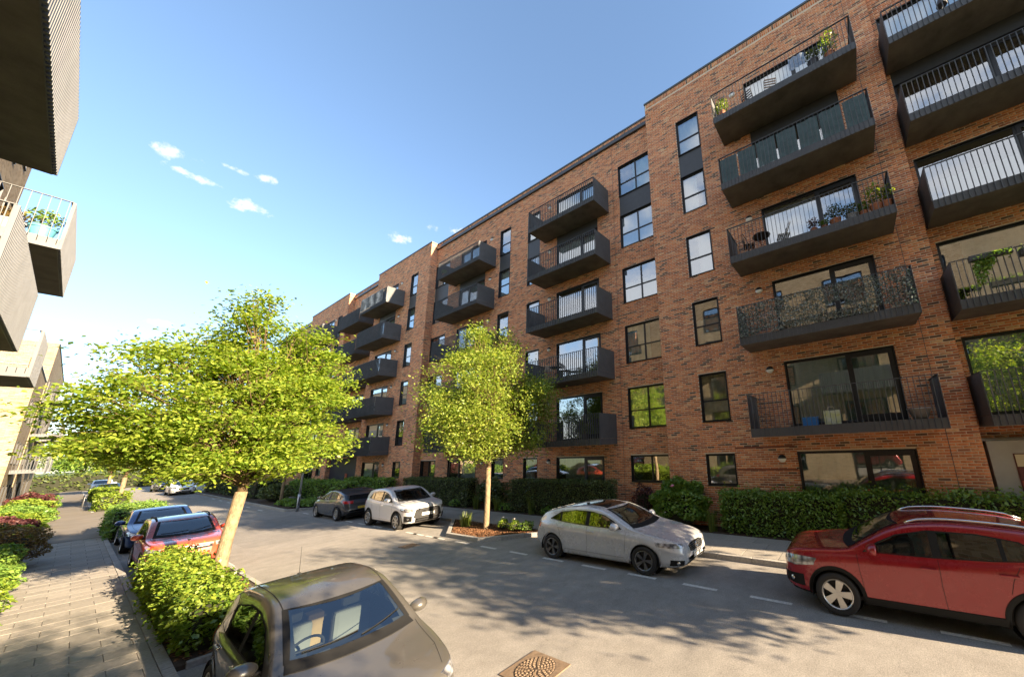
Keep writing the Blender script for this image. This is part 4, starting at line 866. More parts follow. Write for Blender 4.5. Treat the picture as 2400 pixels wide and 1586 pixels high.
class Car:
    def __init__(s, name, label, base, loc, rz, scale, color, **kw):
        s.p = dict(base); s.p.update(kw); p = s.p; s.root = thing(name, label, 'car', loc, rz, kw.get('group'), scale); s.col = color
        L_, W = p['L'], p['W']; hw = W/2
        u = np.linspace(0, 1, 100); xs = L_*(.5-.5*np.cos(np.pi*u))*.55+L_*u*.45
        top = pchip(p['top'], xs); belt = np.minimum(pchip(p['belt'], xs), top-.015)
        pl = p.get('plan') or [(0,.60),(.03,.68),(.10,.785),(.22,.875),(.45,.945),(.9,.99),(1.5,1.0),(L_-1.2,1.0),(L_-.6,.965),(L_-.25,.90),(L_-.08,.82),(L_,.70)]
        plan = pchip(pl, xs); bot = pchip([(0,p['gc']+.14),(.12,p['gc']+.06),(.5,p['gc']+.02),(1.2,p['gc']),(L_-1,p['gc']),(L_-.3,p['gc']+.08),(L_,p['gc']+.22)], xs)
        cnt = [3,2,2,3,4,3,3,2,5,5,3,3,4]; rings = []
        for x, ht, zs, f, zb in zip(xs, top, belt, plan, bot):
            w = hw*f; g_ = max(ht-zs, .012); k = p['tumble']; ws_ = w*.955; d = zs-zb; e1 = ws_-.010*min(1,g_/.1)
            C = [(0,zb),(w*.72,zb),(w*.90,zb+.02),(w*.965,zb+.11),(w*.978,zb+d*.34),(w*.985,zb+d*.56),(w,zs-.13*min(1,d/.5)),(w*.978,zs-.035),(ws_,zs),(e1-k*g_*.45,zs+g_*.50),(e1-k*g_*.82,zs+g_*.855),((e1-k*g_*.82)*.90,zs+g_*.953),((e1-k*g_*.82)*.60,zs+g_*.988),(0,ht)]
            rings.append([(x, q[0], q[1]) for q in catmull(C, cnt)])
        R_ = np.array(rings); n, m = R_.shape[:2]; V = []; idx = -np.ones((n, 2, m), int)
        for i in range(n):
            for j in range(m):
                idx[i,0,j] = len(V); V.append(R_[i,j]); 
                if j in (0, m-1): idx[i,1,j] = idx[i,0,j]
                else: idx[i,1,j] = len(V); V.append(R_[i,j]*np.array([1,-1,1]))
        Fc = []
        for i in range(n-1):
            for j in range(m-1):
                a = (idx[i,0,j], idx[i+1,0,j], idx[i+1,0,j+1], idx[i,0,j+1]); b = (idx[i,1,j], idx[i,1,j+1], idx[i+1,1,j+1], idx[i+1,1,j]); Fc += [a, b]
        for i in (0, n-1):
            for j in range(m-1):
                q = [idx[i,0,j], idx[i,0,j+1], idx[i,1,j+1], idx[i,1,j]]; q = list(dict.fromkeys(q)); Fc.append(tuple(q if i == 0 else q[::-1]))
        s.V = [Vector(v) for v in V]; s.F = Fc; s.bvh = BVHTree.FromPolygons(s.V, Fc); s.holes = []; s.parts = []
    def hit(s, p, d, off=.004):
        d = Vector(d).normalized(); p = Vector(p); h = s.bvh.ray_cast(p-d*1.6, d)
        if h[0] is None:
            q = s.bvh.find_nearest(p); n_ = q[1]
            if n_.dot(d) > 0: n_ = -n_
            return q[0]+n_*off, n_
        n_ = h[1] if h[1].dot(d) < 0 else -h[1]
        return h[0]+n_*off, n_
    def patch(s, name, lo, hi, d, m, off=.004, n=14, rows=5, parent=None, skirt=.02, hole=False, sx=1.0, smooth=True):
        def rs(P, k):
            P = [Vector(p) for p in P]; l = [0]
            for a, b in zip(P[:-1], P[1:]): l.append(l[-1]+(b-a).length)
            out = []
            for i in range(k):
                t = l[-1]*i/(k-1); j = max(0, min(len(P)-2, int(np.searchsorted(l, t))-1)); q = (t-l[j])/max(1e-9, l[j+1]-l[j]); out.append(P[j].lerp(P[j+1], max(0,min(1,q))))
            return out
        A, B = rs(lo, n), rs(hi, n); V = []; D = Vector(d).normalized()
        for r_ in range(rows):
            for i in range(n): V.append(s.hit(A[i].lerp(B[i], r_/(rows-1)), d, off)[0])
        Fc = [(r_*n+i, r_*n+i+1, (r_+1)*n+i+1, (r_+1)*n+i) for r_ in range(rows-1) for i in range(n-1)]
        a, b, c = V[0], V[1], V[n]
        if (b-a).cross(c-a).dot(D) > 0: Fc = [f[::-1] for f in Fc]
        if skirt:
            ring = [i for i in range(n)]+[r_*n+n-1 for r_ in range(1,rows)]+[(rows-1)*n+i for i in range(n-2,-1,-1)]+[r_*n for r_ in range(rows-2,0,-1)]
            o = len(V); V += [V[i]+D*skirt for i in ring]; k = len(ring); Fc += [(ring[i], ring[(i+1)%k], o+(i+1)%k, o+i) for i in range(k)]
        if hole: s.holes.append((A, B, D))
        o = mesh_obj(name, V, Fc, m, parent or s.root, smooth=False); auto_smooth(o, 40); return o
    def ring(s, name, lo, hi, d, m, w=.035, off=.0055, parent=None):
        """border strip just inside the outline of a window patch"""
        P = [Vector(p) for p in lo]+[Vector(p) for p in hi][::-1]; c = sum(P, Vector())/len(P); Q = []
        dense = []
        for a, b in zip(P, P[1:]+P[:1]):
            k = max(1, int((b-a).length/.07))
            for i in range(k): dense.append(a.lerp(b, i/k))
        V = []
        for a in dense:
            t = (c-a); t = t.normalized()*min(w*1.5, t.length*.4); V.append(s.hit(a-t*.12, d, off)[0]); V.append(s.hit(a+t, d, off)[0])
        k = len(dense); Fc = [(2*i, 2*i+1, 2*((i+1)%k)+1, 2*((i+1)%k)) for i in range(k)]
        return mesh_obj(name, V, Fc, m, parent or s.root)
    def ribbon(s, name, pts, d, m, w=.007, off=.0025, parent=None):
        P = [Vector(p) for p in pts]; dense = []
        for a, b in zip(P[:-1], P[1:]):
            k = max(2, int((b-a).length/.05))
            for i in range(k): dense.append(a.lerp(b, i/k))
        dense.append(P[-1]); V = []; D = Vector(d).normalized()
        for i, a in enumerate(dense):
            t = (dense[min(i+1,len(dense)-1)]-dense[max(i-1,0)]).normalized(); e = t.cross(D).normalized()*w/2
            V.append(s.hit(a-e, d, off)[0]); V.append(s.hit(a+e, d, off)[0])
        return mesh_obj(name, V, [(2*i,2*i+1,2*i+3,2*i+2) for i in range(len(dense)-1)], m, parent or s.root)
    def body(s):
        p = s.p; V = [v.copy() for v in s.V]; hw = p['W']/2; keep = []; Ra = p['r']+.055; zc = p['r']
        inside = [None]*len(V)
        for i, v in enumerate(V):
            if abs(v.y) > hw*.55:
                for xw in (p['xf'], p['xr']):
                    r_ = math.hypot(v.x-xw, v.z-zc)
                    if r_ < Ra: inside[i] = (xw, r_)
        for f in s.F:
            if all(inside[i] for i in f): continue
            c = sum((s.V[i] for i in f), Vector())/len(f)
            dead = False
            for (A, B, D) in s.holes:
                e1 = Vector((1,0,0)) if abs(D.x) < .6 else Vector((0,1,0)); e2 = D.cross(e1).normalized(); e1 = e2.cross(D)
                poly = [(q.dot(e1), q.dot(e2)) for q in A+B[::-1]]; cx = sum(q[0] for q in poly)/len(poly); cy = sum(q[1] for q in poly)/len(poly)
                poly = [(cx+(q[0]-cx)*.965, cy+(q[1]-cy)*.93) for q in poly]
                nrm = (s.V[f[1]]-s.V[f[0]]).cross(s.V[f[2]]-s.V[f[0]])
                if abs(D.y) > .8 and c.y*D.y > 0: continue
                if abs(D.y) < .8 and c.z < p['cowl']-.04: continue
                if abs(D.y) < .8 and D.x*(c.x-p['L']*.55) > 0 and abs(D.x) > .1: continue
                ok = True
                for i in f:
                    x, y = s.V[i].dot(e1), s.V[i].dot(e2); ins = False; j = len(poly)-1
                    for k in range(len(poly)):
                        if (poly[k][1] > y) != (poly[j][1] > y) and x < (poly[j][0]-poly[k][0])*(y-poly[k][1])/(poly[j][1]-poly[k][1])+poly[k][0]: ins = not ins
                        j = k
                    if not ins: ok = False; break
                if ok: dead = True; break
            if not dead: keep.append(f)
        for i, v in enumerate(V):
            if inside[i]:
                xw, r_ = inside[i]; k = Ra/max(r_, .02); v.x = xw+(v.x-xw)*k; v.z = zc+(v.z-zc)*k
        used = sorted({i for f in keep for i in f}); mp_ = {a: b for b, a in enumerate(used)}
        o = mesh_obj('body', [V[i] for i in used], [[mp_[i] for i in f] for f in keep], [s.col, M_BLACK], s.root, mi=[1 if sum(V[i].z for i in f)/len(f) < p['gc']+p.get('blk', .03) else 0 for f in keep]); auto_smooth(o, 50); return o
    def wheels(s, style='five', rim=None, arch=None, archw=.04):
        p = s.p; hw = p['W']/2; r_ = p['r']; rim = rim or M_RIM
        proto = None
        for xw in (p['xf'], p['xr']):
            for sg in (-1, 1):
                w = bpy.data.objects.new('wheel', None); link(w, s.root); w.empty_display_size = .1; w.location = (xw, sg*(hw-.115), r_); w.rotation_euler = (0, random.uniform(0,2), 0) if sg > 0 else (0, random.uniform(0,2), math.pi)
                if proto is None:
                    t = MB(); R0 = r_*.70; prof = [(R0,-.095),(R0+.02,-.108),(r_*.90,-.11),(r_-.012,-.095),(r_,-.06),(r_,.06),(r_-.012,.095),(r_*.90,.11),(R0+.02,.108),(R0,.095)]; t.lathe(prof, 40, axis='y'); ty = t.build('tyre', M_TYRE, None, smooth=True); COL.objects.unlink(ty)
                    b = MB(); b.lathe([(R0,.10),(R0-.012,.104),(R0-.022,.095),(R0-.03,.03),(R0-.03,-.09)], 40, axis='y'); b.lathe([(0,.085),(.028,.084),(.034,.07)], 16, axis='y')
                    ns = {'five':5,'twin':5,'ten':10,'seven':7}[style]
                    for k in range(ns):
                        q = 2*math.pi*k/ns
                        for off_ in ((-.13,.13) if style == 'twin' else (0,)):
                            c, sn = math.cos(q), math.sin(q); w0, w1 = {'five':(.036,.062),'twin':(.014,.020),'ten':(.014,.018),'seven':(.022,.03)}[style]
                            a0 = Vector((c,0,sn)); e = Vector((-sn,0,c)); q1 = q+off_; a1 = Vector((math.cos(q1),0,math.sin(q1))); Vv = []
                            for (aa, rr, ww, yy) in ((a0,.025,w0,.082),(a1,R0-.016,w1,.098)):
                                for sd in (-1,1): Vv.append(aa*rr+e*ww*sd+Vector((0,yy,0)))
                            Vv += [v-Vector((0,.03,0)) for v in Vv]
                            b.add(Vv, [(0,1,3,2),(4,6,7,5),(0,2,6,4),(1,5,7,3),(2,3,7,6),(0,4,5,1)])
                    ri = b.build('rim', rim, None); auto_smooth(ri, 30); COL.objects.unlink(ri)
                    d_ = MB(); d_.lathe([(0,.02),(R0-.05,.02),(R0-.035,.0)], 28, axis='y'); di = d_.build('brake_disc', M_DARKIN, None); COL.objects.unlink(di); proto = (ty, ri, di)
                for q in proto: c = bpy.data.objects.new(q.name.split('.')[0], q.data); link(c, w)
                Ra = r_+.055; arcp = [(xw+Ra*math.cos(a), Ra*math.sin(a)+r_) for a in np.linspace(-.25, math.pi+.25, 28)]; inner = MB(); V = []
                for (x, z) in arcp: V += [(x, sg*hw*.985, z), (x, sg*(hw-.34), z)]
                inner.add(V, [(2*i,2*i+1,2*i+3,2*i+2) for i in range(27)]); inner.add([(x, sg*(hw-.34), z) for x, z in arcp], [tuple(range(28))]); inner.build('wheel_well', M_SEAM, s.root)
                lo = [(x, sg*hw, z) for x, z in [(xw+(Ra-.012)*math.cos(a), (Ra-.012)*math.sin(a)+r_) for a in np.linspace(-.18, math.pi+.18, 30)]]; hi = [(xw+(q[0]-xw)*(Ra+archw)/(Ra-.012), q[1], r_+(q[2]-r_)*(Ra+archw)/(Ra-.012)) for q in lo]
                V = []
                for a, b_ in zip(lo, hi):
                    h2 = s.hit(b_, (0,-sg,0), .004)[0]; yy = abs(h2.y); V += [(a[0], sg*(yy+.010), a[2]), (b_[0], sg*(yy+.003), b_[2]), (a[0], sg*(yy-.05), a[2])]
                Fc = []
                for i in range(29): Fc += [(3*i,3*i+1,3*i+4,3*i+3),(3*i+2,3*i,3*i+3,3*i+5)]
                o = mesh_obj('wheel_arch', V, Fc, arch or s.col, s.root, smooth=True)
        MB().bbox(.35, p['L']-.35, -hw+.30, hw-.30, p['gc']-.03, p['gc']+.25, .05).build('underbody', M_SEAM, s.root)
    def glass(s, rear=True, pillar=None):
        p = s.p; hw = p['W']/2; pillar = pillar or M_BLACK
        (a0, a1), (b0, b1) = p['ws']; w0, w1 = p['ww']
        ys = np.linspace(-1, 1, 9); lo = [(a0+(a1-a0)*abs(t)**2.2, t*w0, 2) for t in ys]; hi = [(b0+(b1-b0)*abs(t)**2.2, t*w1, 2) for t in ys]; d = (.25,0,-1)
        lo = [(x-.25*2+.25*p['cowl'], y, 2) for x, y, z in lo]; hi = [(x-.25*2+.25*(p['cowl']+.42), y, 2) for x, y, z in hi]
        ws = s.patch('windscreen', lo, hi, d, M_CARGLASS, .006, 19, 10, skirt=0, hole=True); s.ring('windscreen_border', lo, hi, d, M_BLACK, .04, .0075, ws)
        for sg in (-1, 1):
            d = (0,-sg,0); L0 = [(x, sg*hw, z) for x, z in p['sw_lo']]; H0 = [(x, sg*hw, z) for x, z in p['sw_hi']]
            s.ring('window_surround', L0, H0, d, pillar, .03, .0035)
            def cut(a, b):
                xs = np.linspace(a, b, 12); zl = np.interp(xs, [q[0] for q in p['sw_lo']], [q[1] for q in p['sw_lo']]); zh = np.interp(xs, [q[0] for q in p['sw_hi']], [q[1] for q in p['sw_hi']])
                return [(x, sg*hw, z+.012) for x, z in zip(xs, zl)], [(x, sg*hw, max(z-.014, zq+.013)) for x, z, zq in zip(xs, zh, zl)]
            xs0 = p['sw_lo'][0][0]; xs1 = p['sw_lo'][-1][0]
            for (a, b) in ((xs0+.03, p['bp']-.045), (p['bp']+.045, p['cp']-.02), (p['cp']+.02, xs1-.03)):
                l, h_ = cut(a, b); s.patch('side_window', l, h_, d, M_SIDEGLASS, .0045, 12, 7, skirt=0, hole=True)
            for c, w_ in ((p['bp'],.055),(p['cp'],.026)):
                l, h_ = cut(c-w_, c+w_); s.patch('pillar', l, h_, d, pillar, .006, 3, 6, skirt=.004)
        if rear:
            (xa, za), (xb, zb) = p['rw']; d = (-1,0,-.35); ys = np.linspace(-1, 1, 7)
            lo = [(xb, t*.60, zb) for t in ys]; hi = [(xa, t*.52, za) for t in ys]; s.patch('rear_window', lo, hi, d, M_GLOSSB, .006, 12, 5, skirt=0)
        # cabin
        t = MB(); zc = p['cowl']; t.bbox(a1-.05, a1+.36, -hw+.16, hw-.16, zc-.22, zc-.03, .05); t.build('dashboard', M_DARKIN, s.root)
        MB().box(a1-.1, p['cp']+.55, -hw+.12, hw-.12, p['gc']+.06, p['gc']+.12).build('cabin_floor', M_DARKIN, s.root)
        for sg in (-1, 1): MB().box(a1, p['cp']+.3, sg*(hw-.13), sg*(hw-.10), p['gc']+.1, zc-.09).build('door_lining', M_DARKIN, s.root)
        for x, yy in ((2.02*p['L']/4.4, .36), (2.02*p['L']/4.4, -.36), (3.0*p['L']/4.4, .40), (3.0*p['L']/4.4, -.40)):
            q = MB(); q.bbox(x-.12, x+.40, yy-.25, yy+.25, .40, .54, .06); q.bbox(x+.34, x+.50, yy-.24, yy+.24, .50, zc+.10, .06); q.bbox(x+.42, x+.52, yy-.13, yy+.13, zc+.12, zc+.29, .045); q.build('seat', s.p.get('seat', M_DARKIN), s.root)
        st = MB(); R0 = .18; cx_ = Vector((a1+.42, .36, zc-.03)); ax = Vector((.9,0,.42)).normalized(); e1 = Vector((0,1,0)); e2 = ax.cross(e1)
        st.tube([cx_+R0*(math.cos(a)*e1+math.sin(a)*e2) for a in np.linspace(0, 2*math.pi, 25)], .016, 7, cap=False); st.tube([cx_-e1*R0, cx_, cx_+e1*R0], .02, 6); st.build('steering_wheel', M_DARKIN, s.root)
    def extras(s, mirror=None, handle=None, wip=True, mirblack=False):
        p = s.p; hw = p['W']/2; mirror = mirror or s.col
        for sg in (-1, 1):
            d = (0,-sg,0)
            for i, (x0, z0, x1, z1) in enumerate(p['seams']): s.ribbon('door_gap', [(x0, sg*hw, z0), ((x0*.6+x1*.4)-.012, sg*hw, z0*.5+z1*.5), (x1, sg*hw, z1)], d, M_SEAM)
            s.ribbon('sill_gap', [(p['seams'][0][0], sg*hw, p['gc']+.15), (p['xr']-p['r']-.1, sg*hw, p['gc']+.16)], d, M_SEAM, .006)
            for (x, z) in p['handles']:
                h = s.hit((x, sg*hw, z), d, 0)[0]; q = MB(); q.bbox(x-.105, x+.105, min(h.y+sg*.012, h.y+sg*.036), max(h.y+sg*.012, h.y+sg*.036), z-.016, z+.016, .011); q.bbox(x-.1, x-.075, min(h.y-sg*.004, h.y+sg*.02), max(h.y-sg*.004, h.y+sg*.02), z-.012, z+.012, .004); q.bbox(x+.075, x+.1, min(h.y-sg*.004, h.y+sg*.02), max(h.y-sg*.004, h.y+sg*.02), z-.012, z+.012, .004); q.build('door_handle', handle or s.col, s.root)
            x, z = p['mir']; h = s.hit((x, sg*hw, z), d, 0)[0]; bm = bmesh.new(); bmesh.ops.create_icosphere(bm, subdivisions=3, radius=1); V = []
            for v in bm.verts:
                a = v.co; sx_ = .13 if a.x < 0 else .04; V.append((x+.02+a.x*sx_, h.y+sg*(.150+a.y*sg*.135), z+.045+a.z*(.092+.014*a.y*sg)))
            Fm = [[v.index for v in f.verts] for f in bm.faces]; bm.free(); mo = mesh_obj('mirror', V, Fm, mirror, s.root, smooth=True)
            q = MB(); q.bbox(x-.02, x+.03, min(h.y-sg*.02, h.y+sg*.09), max(h.y-sg*.02, h.y+sg*.09), z-.04, z+.0, .012); q.build('mirror_stalk', M_BLACK, mo)
            mesh_obj('mirror_glass', [(x+.056, h.y+sg*(.150+.112*cs), z+.045+.072*sn) for cs, sn in [(math.cos(a), math.sin(a)) for a in np.linspace(0, 6.1, 16)]], [tuple(range(16))], M_CHROME, mo)
        (a0, a1), (b0, b1) = p['ws']
        if wip:
            for (ya, yb, xe) in ((.52,-.06,.07),(-.08,-.60,.07)):
                q = MB(); P_ = []
                for t in np.linspace(0, 1, 8):
                    y = ya+(yb-ya)*t; x = a0+(a1-a0)*abs(y/.66)**2+.015+xe*t+.03; P_.append(s.hit((x, y, 1.8), (.05,0,-1), .018)[0])
                q.tube(P_, .007, 5); q.build('wiper', M_BLACK, s.root)
            lo = [(a0-.12+(a1-a0)*abs(t)**2.2, t*.70, 1.5) for t in np.linspace(-1,1,9)]; hi = [(a0+.0+(a1-a0)*abs(t)**2.2, t*.67, 1.5) for t in np.linspace(-1,1,9)]; s.patch('scuttle_panel', lo, hi, (0,0,-1), M_BLACK, .010, 18, 5, skirt=.02)
        sd = [(a0-.16, t*.70, 1.5) for t in np.linspace(-1,1,9)] if wip else None
        for sg in (-1,1): s.ribbon('bonnet_gap', [(.22, sg*.60, 1.5), (.6, sg*.70, 1.5), (a1-.1, sg*.735, 1.5)], (0,0,-1), M_SEAM, .006)
    def front(s, grille=None, lower=None, lamps=None, plate=(.40,), gm=None, badge=None, fogs=None, chrome=None, lampm=None):
        """front fascia: tuples in (y, z) seen from ahead; lamps given as 3D low/high lines for the +y side, mirrored"""
        d = (1,0,0)
        for nm_, q, mm in (('grille', grille, gm or M_GRILLE), ('lower_grille', lower, M_BLACK), ('chrome_bar', chrome, M_CHROME)):
            if q:
                lo, hi = q; s.patch(nm_, [(0,-y,z) for y, z in lo[::-1]]+[(0,y,z) for y, z in lo if y > 0], [(0,-y,z) for y, z in hi[::-1]]+[(0,y,z) for y, z in hi if y > 0], d, mm, .007, 17, 5, skirt=.02)
        for sg in (-1, 1):
            if lamps:
                lo, hi = lamps; dd = (1,-sg*.9,-.25); hl = s.patch('headlamp', [(x,sg*y,z) for x,y,z in lo], [(x,sg*y,z) for x,y,z in hi], dd, lampm or M_HEAD, .006, 12, 5, skirt=.025)
            if fogs:
                lo, hi, mm = fogs; s.patch('fog_lamp_recess', [(x,sg*y,z) for x,y,z in lo], [(x,sg*y,z) for x,y,z in hi], (1,-sg*.5,0), mm, .005, 8, 4, skirt=.02)
                c = sum((Vector((x,sg*y,z)) for x,y,z in lo+hi), Vector())/len(lo+hi); h, n_ = s.hit(c, (1,-sg*.5,0), .012); q = MB(); q.lathe([(0,.012),(.03,.01),(.04,0)], 16); R4 = n_.to_track_quat('Z','Y').to_matrix().to_4x4(); mesh_obj('fog_lamp', [h+R4 @ Vector(v) for v in q.v], q.f, M_CHROME, s.root, smooth=True)
        for z in plate: s.plate(z, -1)
        if badge:
            z, r_, star = badge; h = s.hit((0,0,z), d, .012)[0]; q = MB(); P_ = [(h.x-.005, r_*math.cos(a), z+r_*math.sin(a)) for a in np.linspace(0, 2*math.pi, 25)]; q.tube(P_, r_*.12, 6, cap=False)
            if star:
                for k in range(3): a = math.pi/2+k*2*math.pi/3; q.tube([(h.x-.005,0,z),(h.x-.005,r_*math.cos(a),z+r_*math.sin(a))], [r_*.14,r_*.05], 5)
            else: q.bbox(h.x-.01, h.x, -r_*.5, r_*.5, z-r_*.4, z+r_*.4, .004)
            q.build('badge', M_CHROME, s.root)
    def plate(s, z, end, w=.26, h=.055):
        d = (1,0,0) if end < 0 else (-1,0,0); c = s.hit((0 if end < 0 else s.p['L'], 0, z), d, 0)[0]; x = c.x+(-.022 if end < 0 else .022)
        q = MB(); q.bbox(min(x, x-.012*(-end)), max(x, x-.012*(-end)), -w, w, z-h, z+h, .005); pl_ = q.build('number_plate', M_PLW if end < 0 else M_PLY, s.root); e = MB(); xx = x-.0135 if end < 0 else x+.0135; yy = -w+.04
        for k in range(7):
            if k == 4: yy += .035
            for (a, b, c_, d_) in random.choice([[(0,.01,-1,1),(.01,.04,.7,1)],[(0,.01,-1,1),(.03,.04,-1,1),(.01,.03,-.1,.15)],[(.015,.026,-1,1)],[(0,.04,.7,1),(.03,.04,-1,.7)],[(0,.01,-1,1),(.01,.04,-1,-.7),(.03,.04,-.7,1)]]): e.box(min(xx,x-.0125 if end<0 else x+.0125), max(xx,x-.0125 if end<0 else x+.0125), yy+a, yy+b, z+c_*.036, z+d_*.036)
            yy += .058
        tag(e.build('blurred_marks', M_PLT, pl_), kind='stuff')
    def rear(s, lamps, plate=.75):
        for sg in (-1, 1):
            lo, hi = lamps; s.patch('tail_lamp', [(x,sg*y,z) for x,y,z in lo], [(x,sg*y,z) for x,y,z in hi], (-1,-sg*.9,0), M_RED, .006, 10, 4, skirt=.02)
        s.plate(plate, 1)
    def rails(s, m=None):
        p = s.p
        for sg in (-1, 1):
            P_ = []
            for x in np.linspace(p['ws'][1][1]+.15, p['rw'][0][0]-.25, 14):
                h = s.hit((x, sg*.60, 2.2), (0,0,-1), 0)[0]; P_.append((x, h.y, h.z+.035))
            P_[0] = (P_[0][0]-.06, P_[0][1], P_[0][2]-.04); P_[-1] = (P_[-1][0]+.06, P_[-1][1], P_[-1][2]-.04); q = MB(); q.tube(P_, .021, 7); q.build('roof_rail', m or M_CHROME, s.root, smooth=True)
    def cladding(s, m=None, h=.12):
        p = s.p; hw = p['W']/2; z0 = p['gc']+.005; Ra = p['r']+.09
        for sg in (-1, 1):
            xa, xb = p['xf']+Ra, p['xr']-Ra; s.patch('sill_cladding', [(xa,sg*hw,z0),(xb,sg*hw,z0)], [(xa-.02,sg*hw,z0+h),(xb+.02,sg*hw,z0+h)], (0,-sg,0), m or M_BLACK, .010, 16, 4, skirt=.02)
P_SILVER = paint('silver_car_paint', (.60,.61,.62), .2, .25); P_RED = paint('red_car_paint', (.30,.008,.014), .15, .25); P_WHITE = paint('white_car_paint', (.74,.74,.74), .0, .32)
P_TAUPE = paint('taupe_car_paint', (.105,.098,.086), .35, .30); P_GREY = paint('dark_grey_car_paint', (.055,.060,.070), .5, .3); P_ORANGE = paint('orange_red_car_paint', (.52,.075,.035), .15, .3); P_BLUE = paint('blue_car_paint', (.015,.045,.16), .4, .3)
DOWN, UPY = R(90), R(-90)    # nose towards the viewer's end of the street / away from it
# silver hatchback
c = Car('parked_car', 'silver hatchback with dark five spoke wheels parked beside the planter', HATCH, (8.74,3.80,0), DOWN, 1.0, P_SILVER, seat=M_DARKIN); c.root.scale = (1.12,1,1)
c.glass(); c.wheels('twin', M_RIMD); c.extras()
c.front(grille=([(0,.50),(.25,.50),(.36,.53)],[(0,.68),(.28,.67),(.40,.64)]), lower=([(0,.235),(.35,.235),(.52,.26)],[(0,.36),(.34,.36),(.50,.33)]), lamps=([(.16,.56,.615),(.34,.74,.625),(.62,.85,.66)],[(.16,.52,.70),(.36,.72,.725),(.66,.84,.745)]), plate=(.43,), badge=(.595,.07,True), fogs=([(.1,.60,.27),(.3,.80,.27)],[(.1,.60,.38),(.3,.80,.40)],M_BLACK))
c.rear(([(4.30,.60,.80),(4.15,.84,.80)],[(4.24,.60,.92),(4.10,.82,.93)]))
sr = [(x, y, 2) for x, y in [(2.12,-.48),(2.12,0),(2.12,.48)]]; c.patch('panoramic_roof', sr, [(2.95,-.47,2),(2.95,0,2),(2.95,.47,2)], (0,0,-1), M_GLOSSB, .005, 12, 8, skirt=0)
c.patch('roof_spoiler', [(3.95,t*.56,2) for t in (-1,0,1)], [(4.08,t*.54,2) for t in (-1,0,1)], (0,0,-1), P_SILVER, .02, 12, 3, skirt=.03); c.body()
# red crossover
c = Car('parked_car', 'shiny red crossover with silver five spoke wheels at right edge', SUV, (8.55,1.62,0), UPY, 1.0, P_RED, blk=.10)
c.glass(pillar=M_BLACK); c.wheels('five', M_RIM, M_BLACK, .05); c.extras(); c.rails(); c.cladding(h=.15)
c.front(grille=([(0,.66),(.3,.66),(.48,.69)],[(0,.83),(.32,.82),(.50,.78)]), lower=([(0,.30),(.45,.30),(.62,.33)],[(0,.58),(.40,.57),(.55,.52)]), lamps=([(.12,.52,.70),(.32,.72,.70),(.58,.82,.76)],[(.12,.50,.84),(.34,.70,.87),(.64,.82,.88)]), plate=(.52,), badge=(.74,.06,False), fogs=([(.14,.56,.40),(.36,.80,.38)],[(.14,.56,.56),(.36,.80,.58)],M_BLACK))
c.rear(([(4.16,.60,.92),(4.02,.82,.92)],[(4.08,.60,1.10),(3.94,.80,1.12)])); c.body()
# white crossover
c = Car('parked_car', 'white crossover with black grille parked left of the planter', SUV, (8.61,16.02,0), DOWN, 1.0, P_WHITE, L=4.30, xf=.88, xr=3.50, blk=.07)
c.glass(); c.wheels('seven', M_RIM, M_BLACK, .035); c.extras(); c.cladding(h=.08)
c.front(grille=([(0,.44),(.42,.44),(.58,.50)],[(0,.84),(.40,.83),(.50,.80)]), gm=M_GRILLE, lower=([(0,.30),(.40,.30),(.5,.32)],[(0,.42),(.42,.42),(.52,.42)]), chrome=([(0,.70),(.44,.70)],[(0,.735),(.44,.735)]), lamps=([(.12,.52,.70),(.32,.70,.70),(.56,.82,.74)],[(.12,.50,.82),(.34,.70,.85),(.62,.82,.86)]), plate=(.60,), fogs=([(.12,.58,.36),(.34,.80,.34)],[(.12,.58,.56),(.34,.80,.58)],M_BLACK))
c.patch('bumper_guard', [(0,-.5,.26),(0,0,.26),(0,.5,.26)], [(0,-.52,.31),(0,0,.31),(0,.52,.31)], (1,0,0), M_RIM, .012, 12, 3, skirt=.03)
c.rear(([(4.16,.60,.92),(4.02,.82,.92)],[(4.08,.60,1.10),(3.94,.80,1.12)])); c.body()
# dark grey estate seen from behind
c = Car('parked_car', 'dark grey hatchback with red tail lamps parked behind the white car', HATCH, (8.41,26.20,0), UPY, 1.0, P_GREY)
c.glass(); c.wheels('ten', M_RIM); c.extras(); c.front(lamps=([(.16,.56,.60),(.6,.85,.65)],[(.16,.52,.70),(.64,.84,.74)]), plate=())
c.rear(([(4.36,.44,.80),(4.18,.86,.82)],[(4.30,.44,.92),(4.10,.83,.95)], ), plate=.60); c.patch('rear_bumper_trim', [(4.5,-.6,.30),(4.5,0,.30),(4.5,.6,.30)], [(4.5,-.6,.40),(4.5,0,.40),(4.5,.6,.40)], (-1,0,0), M_BLACK, .008, 10, 3)
c.body()
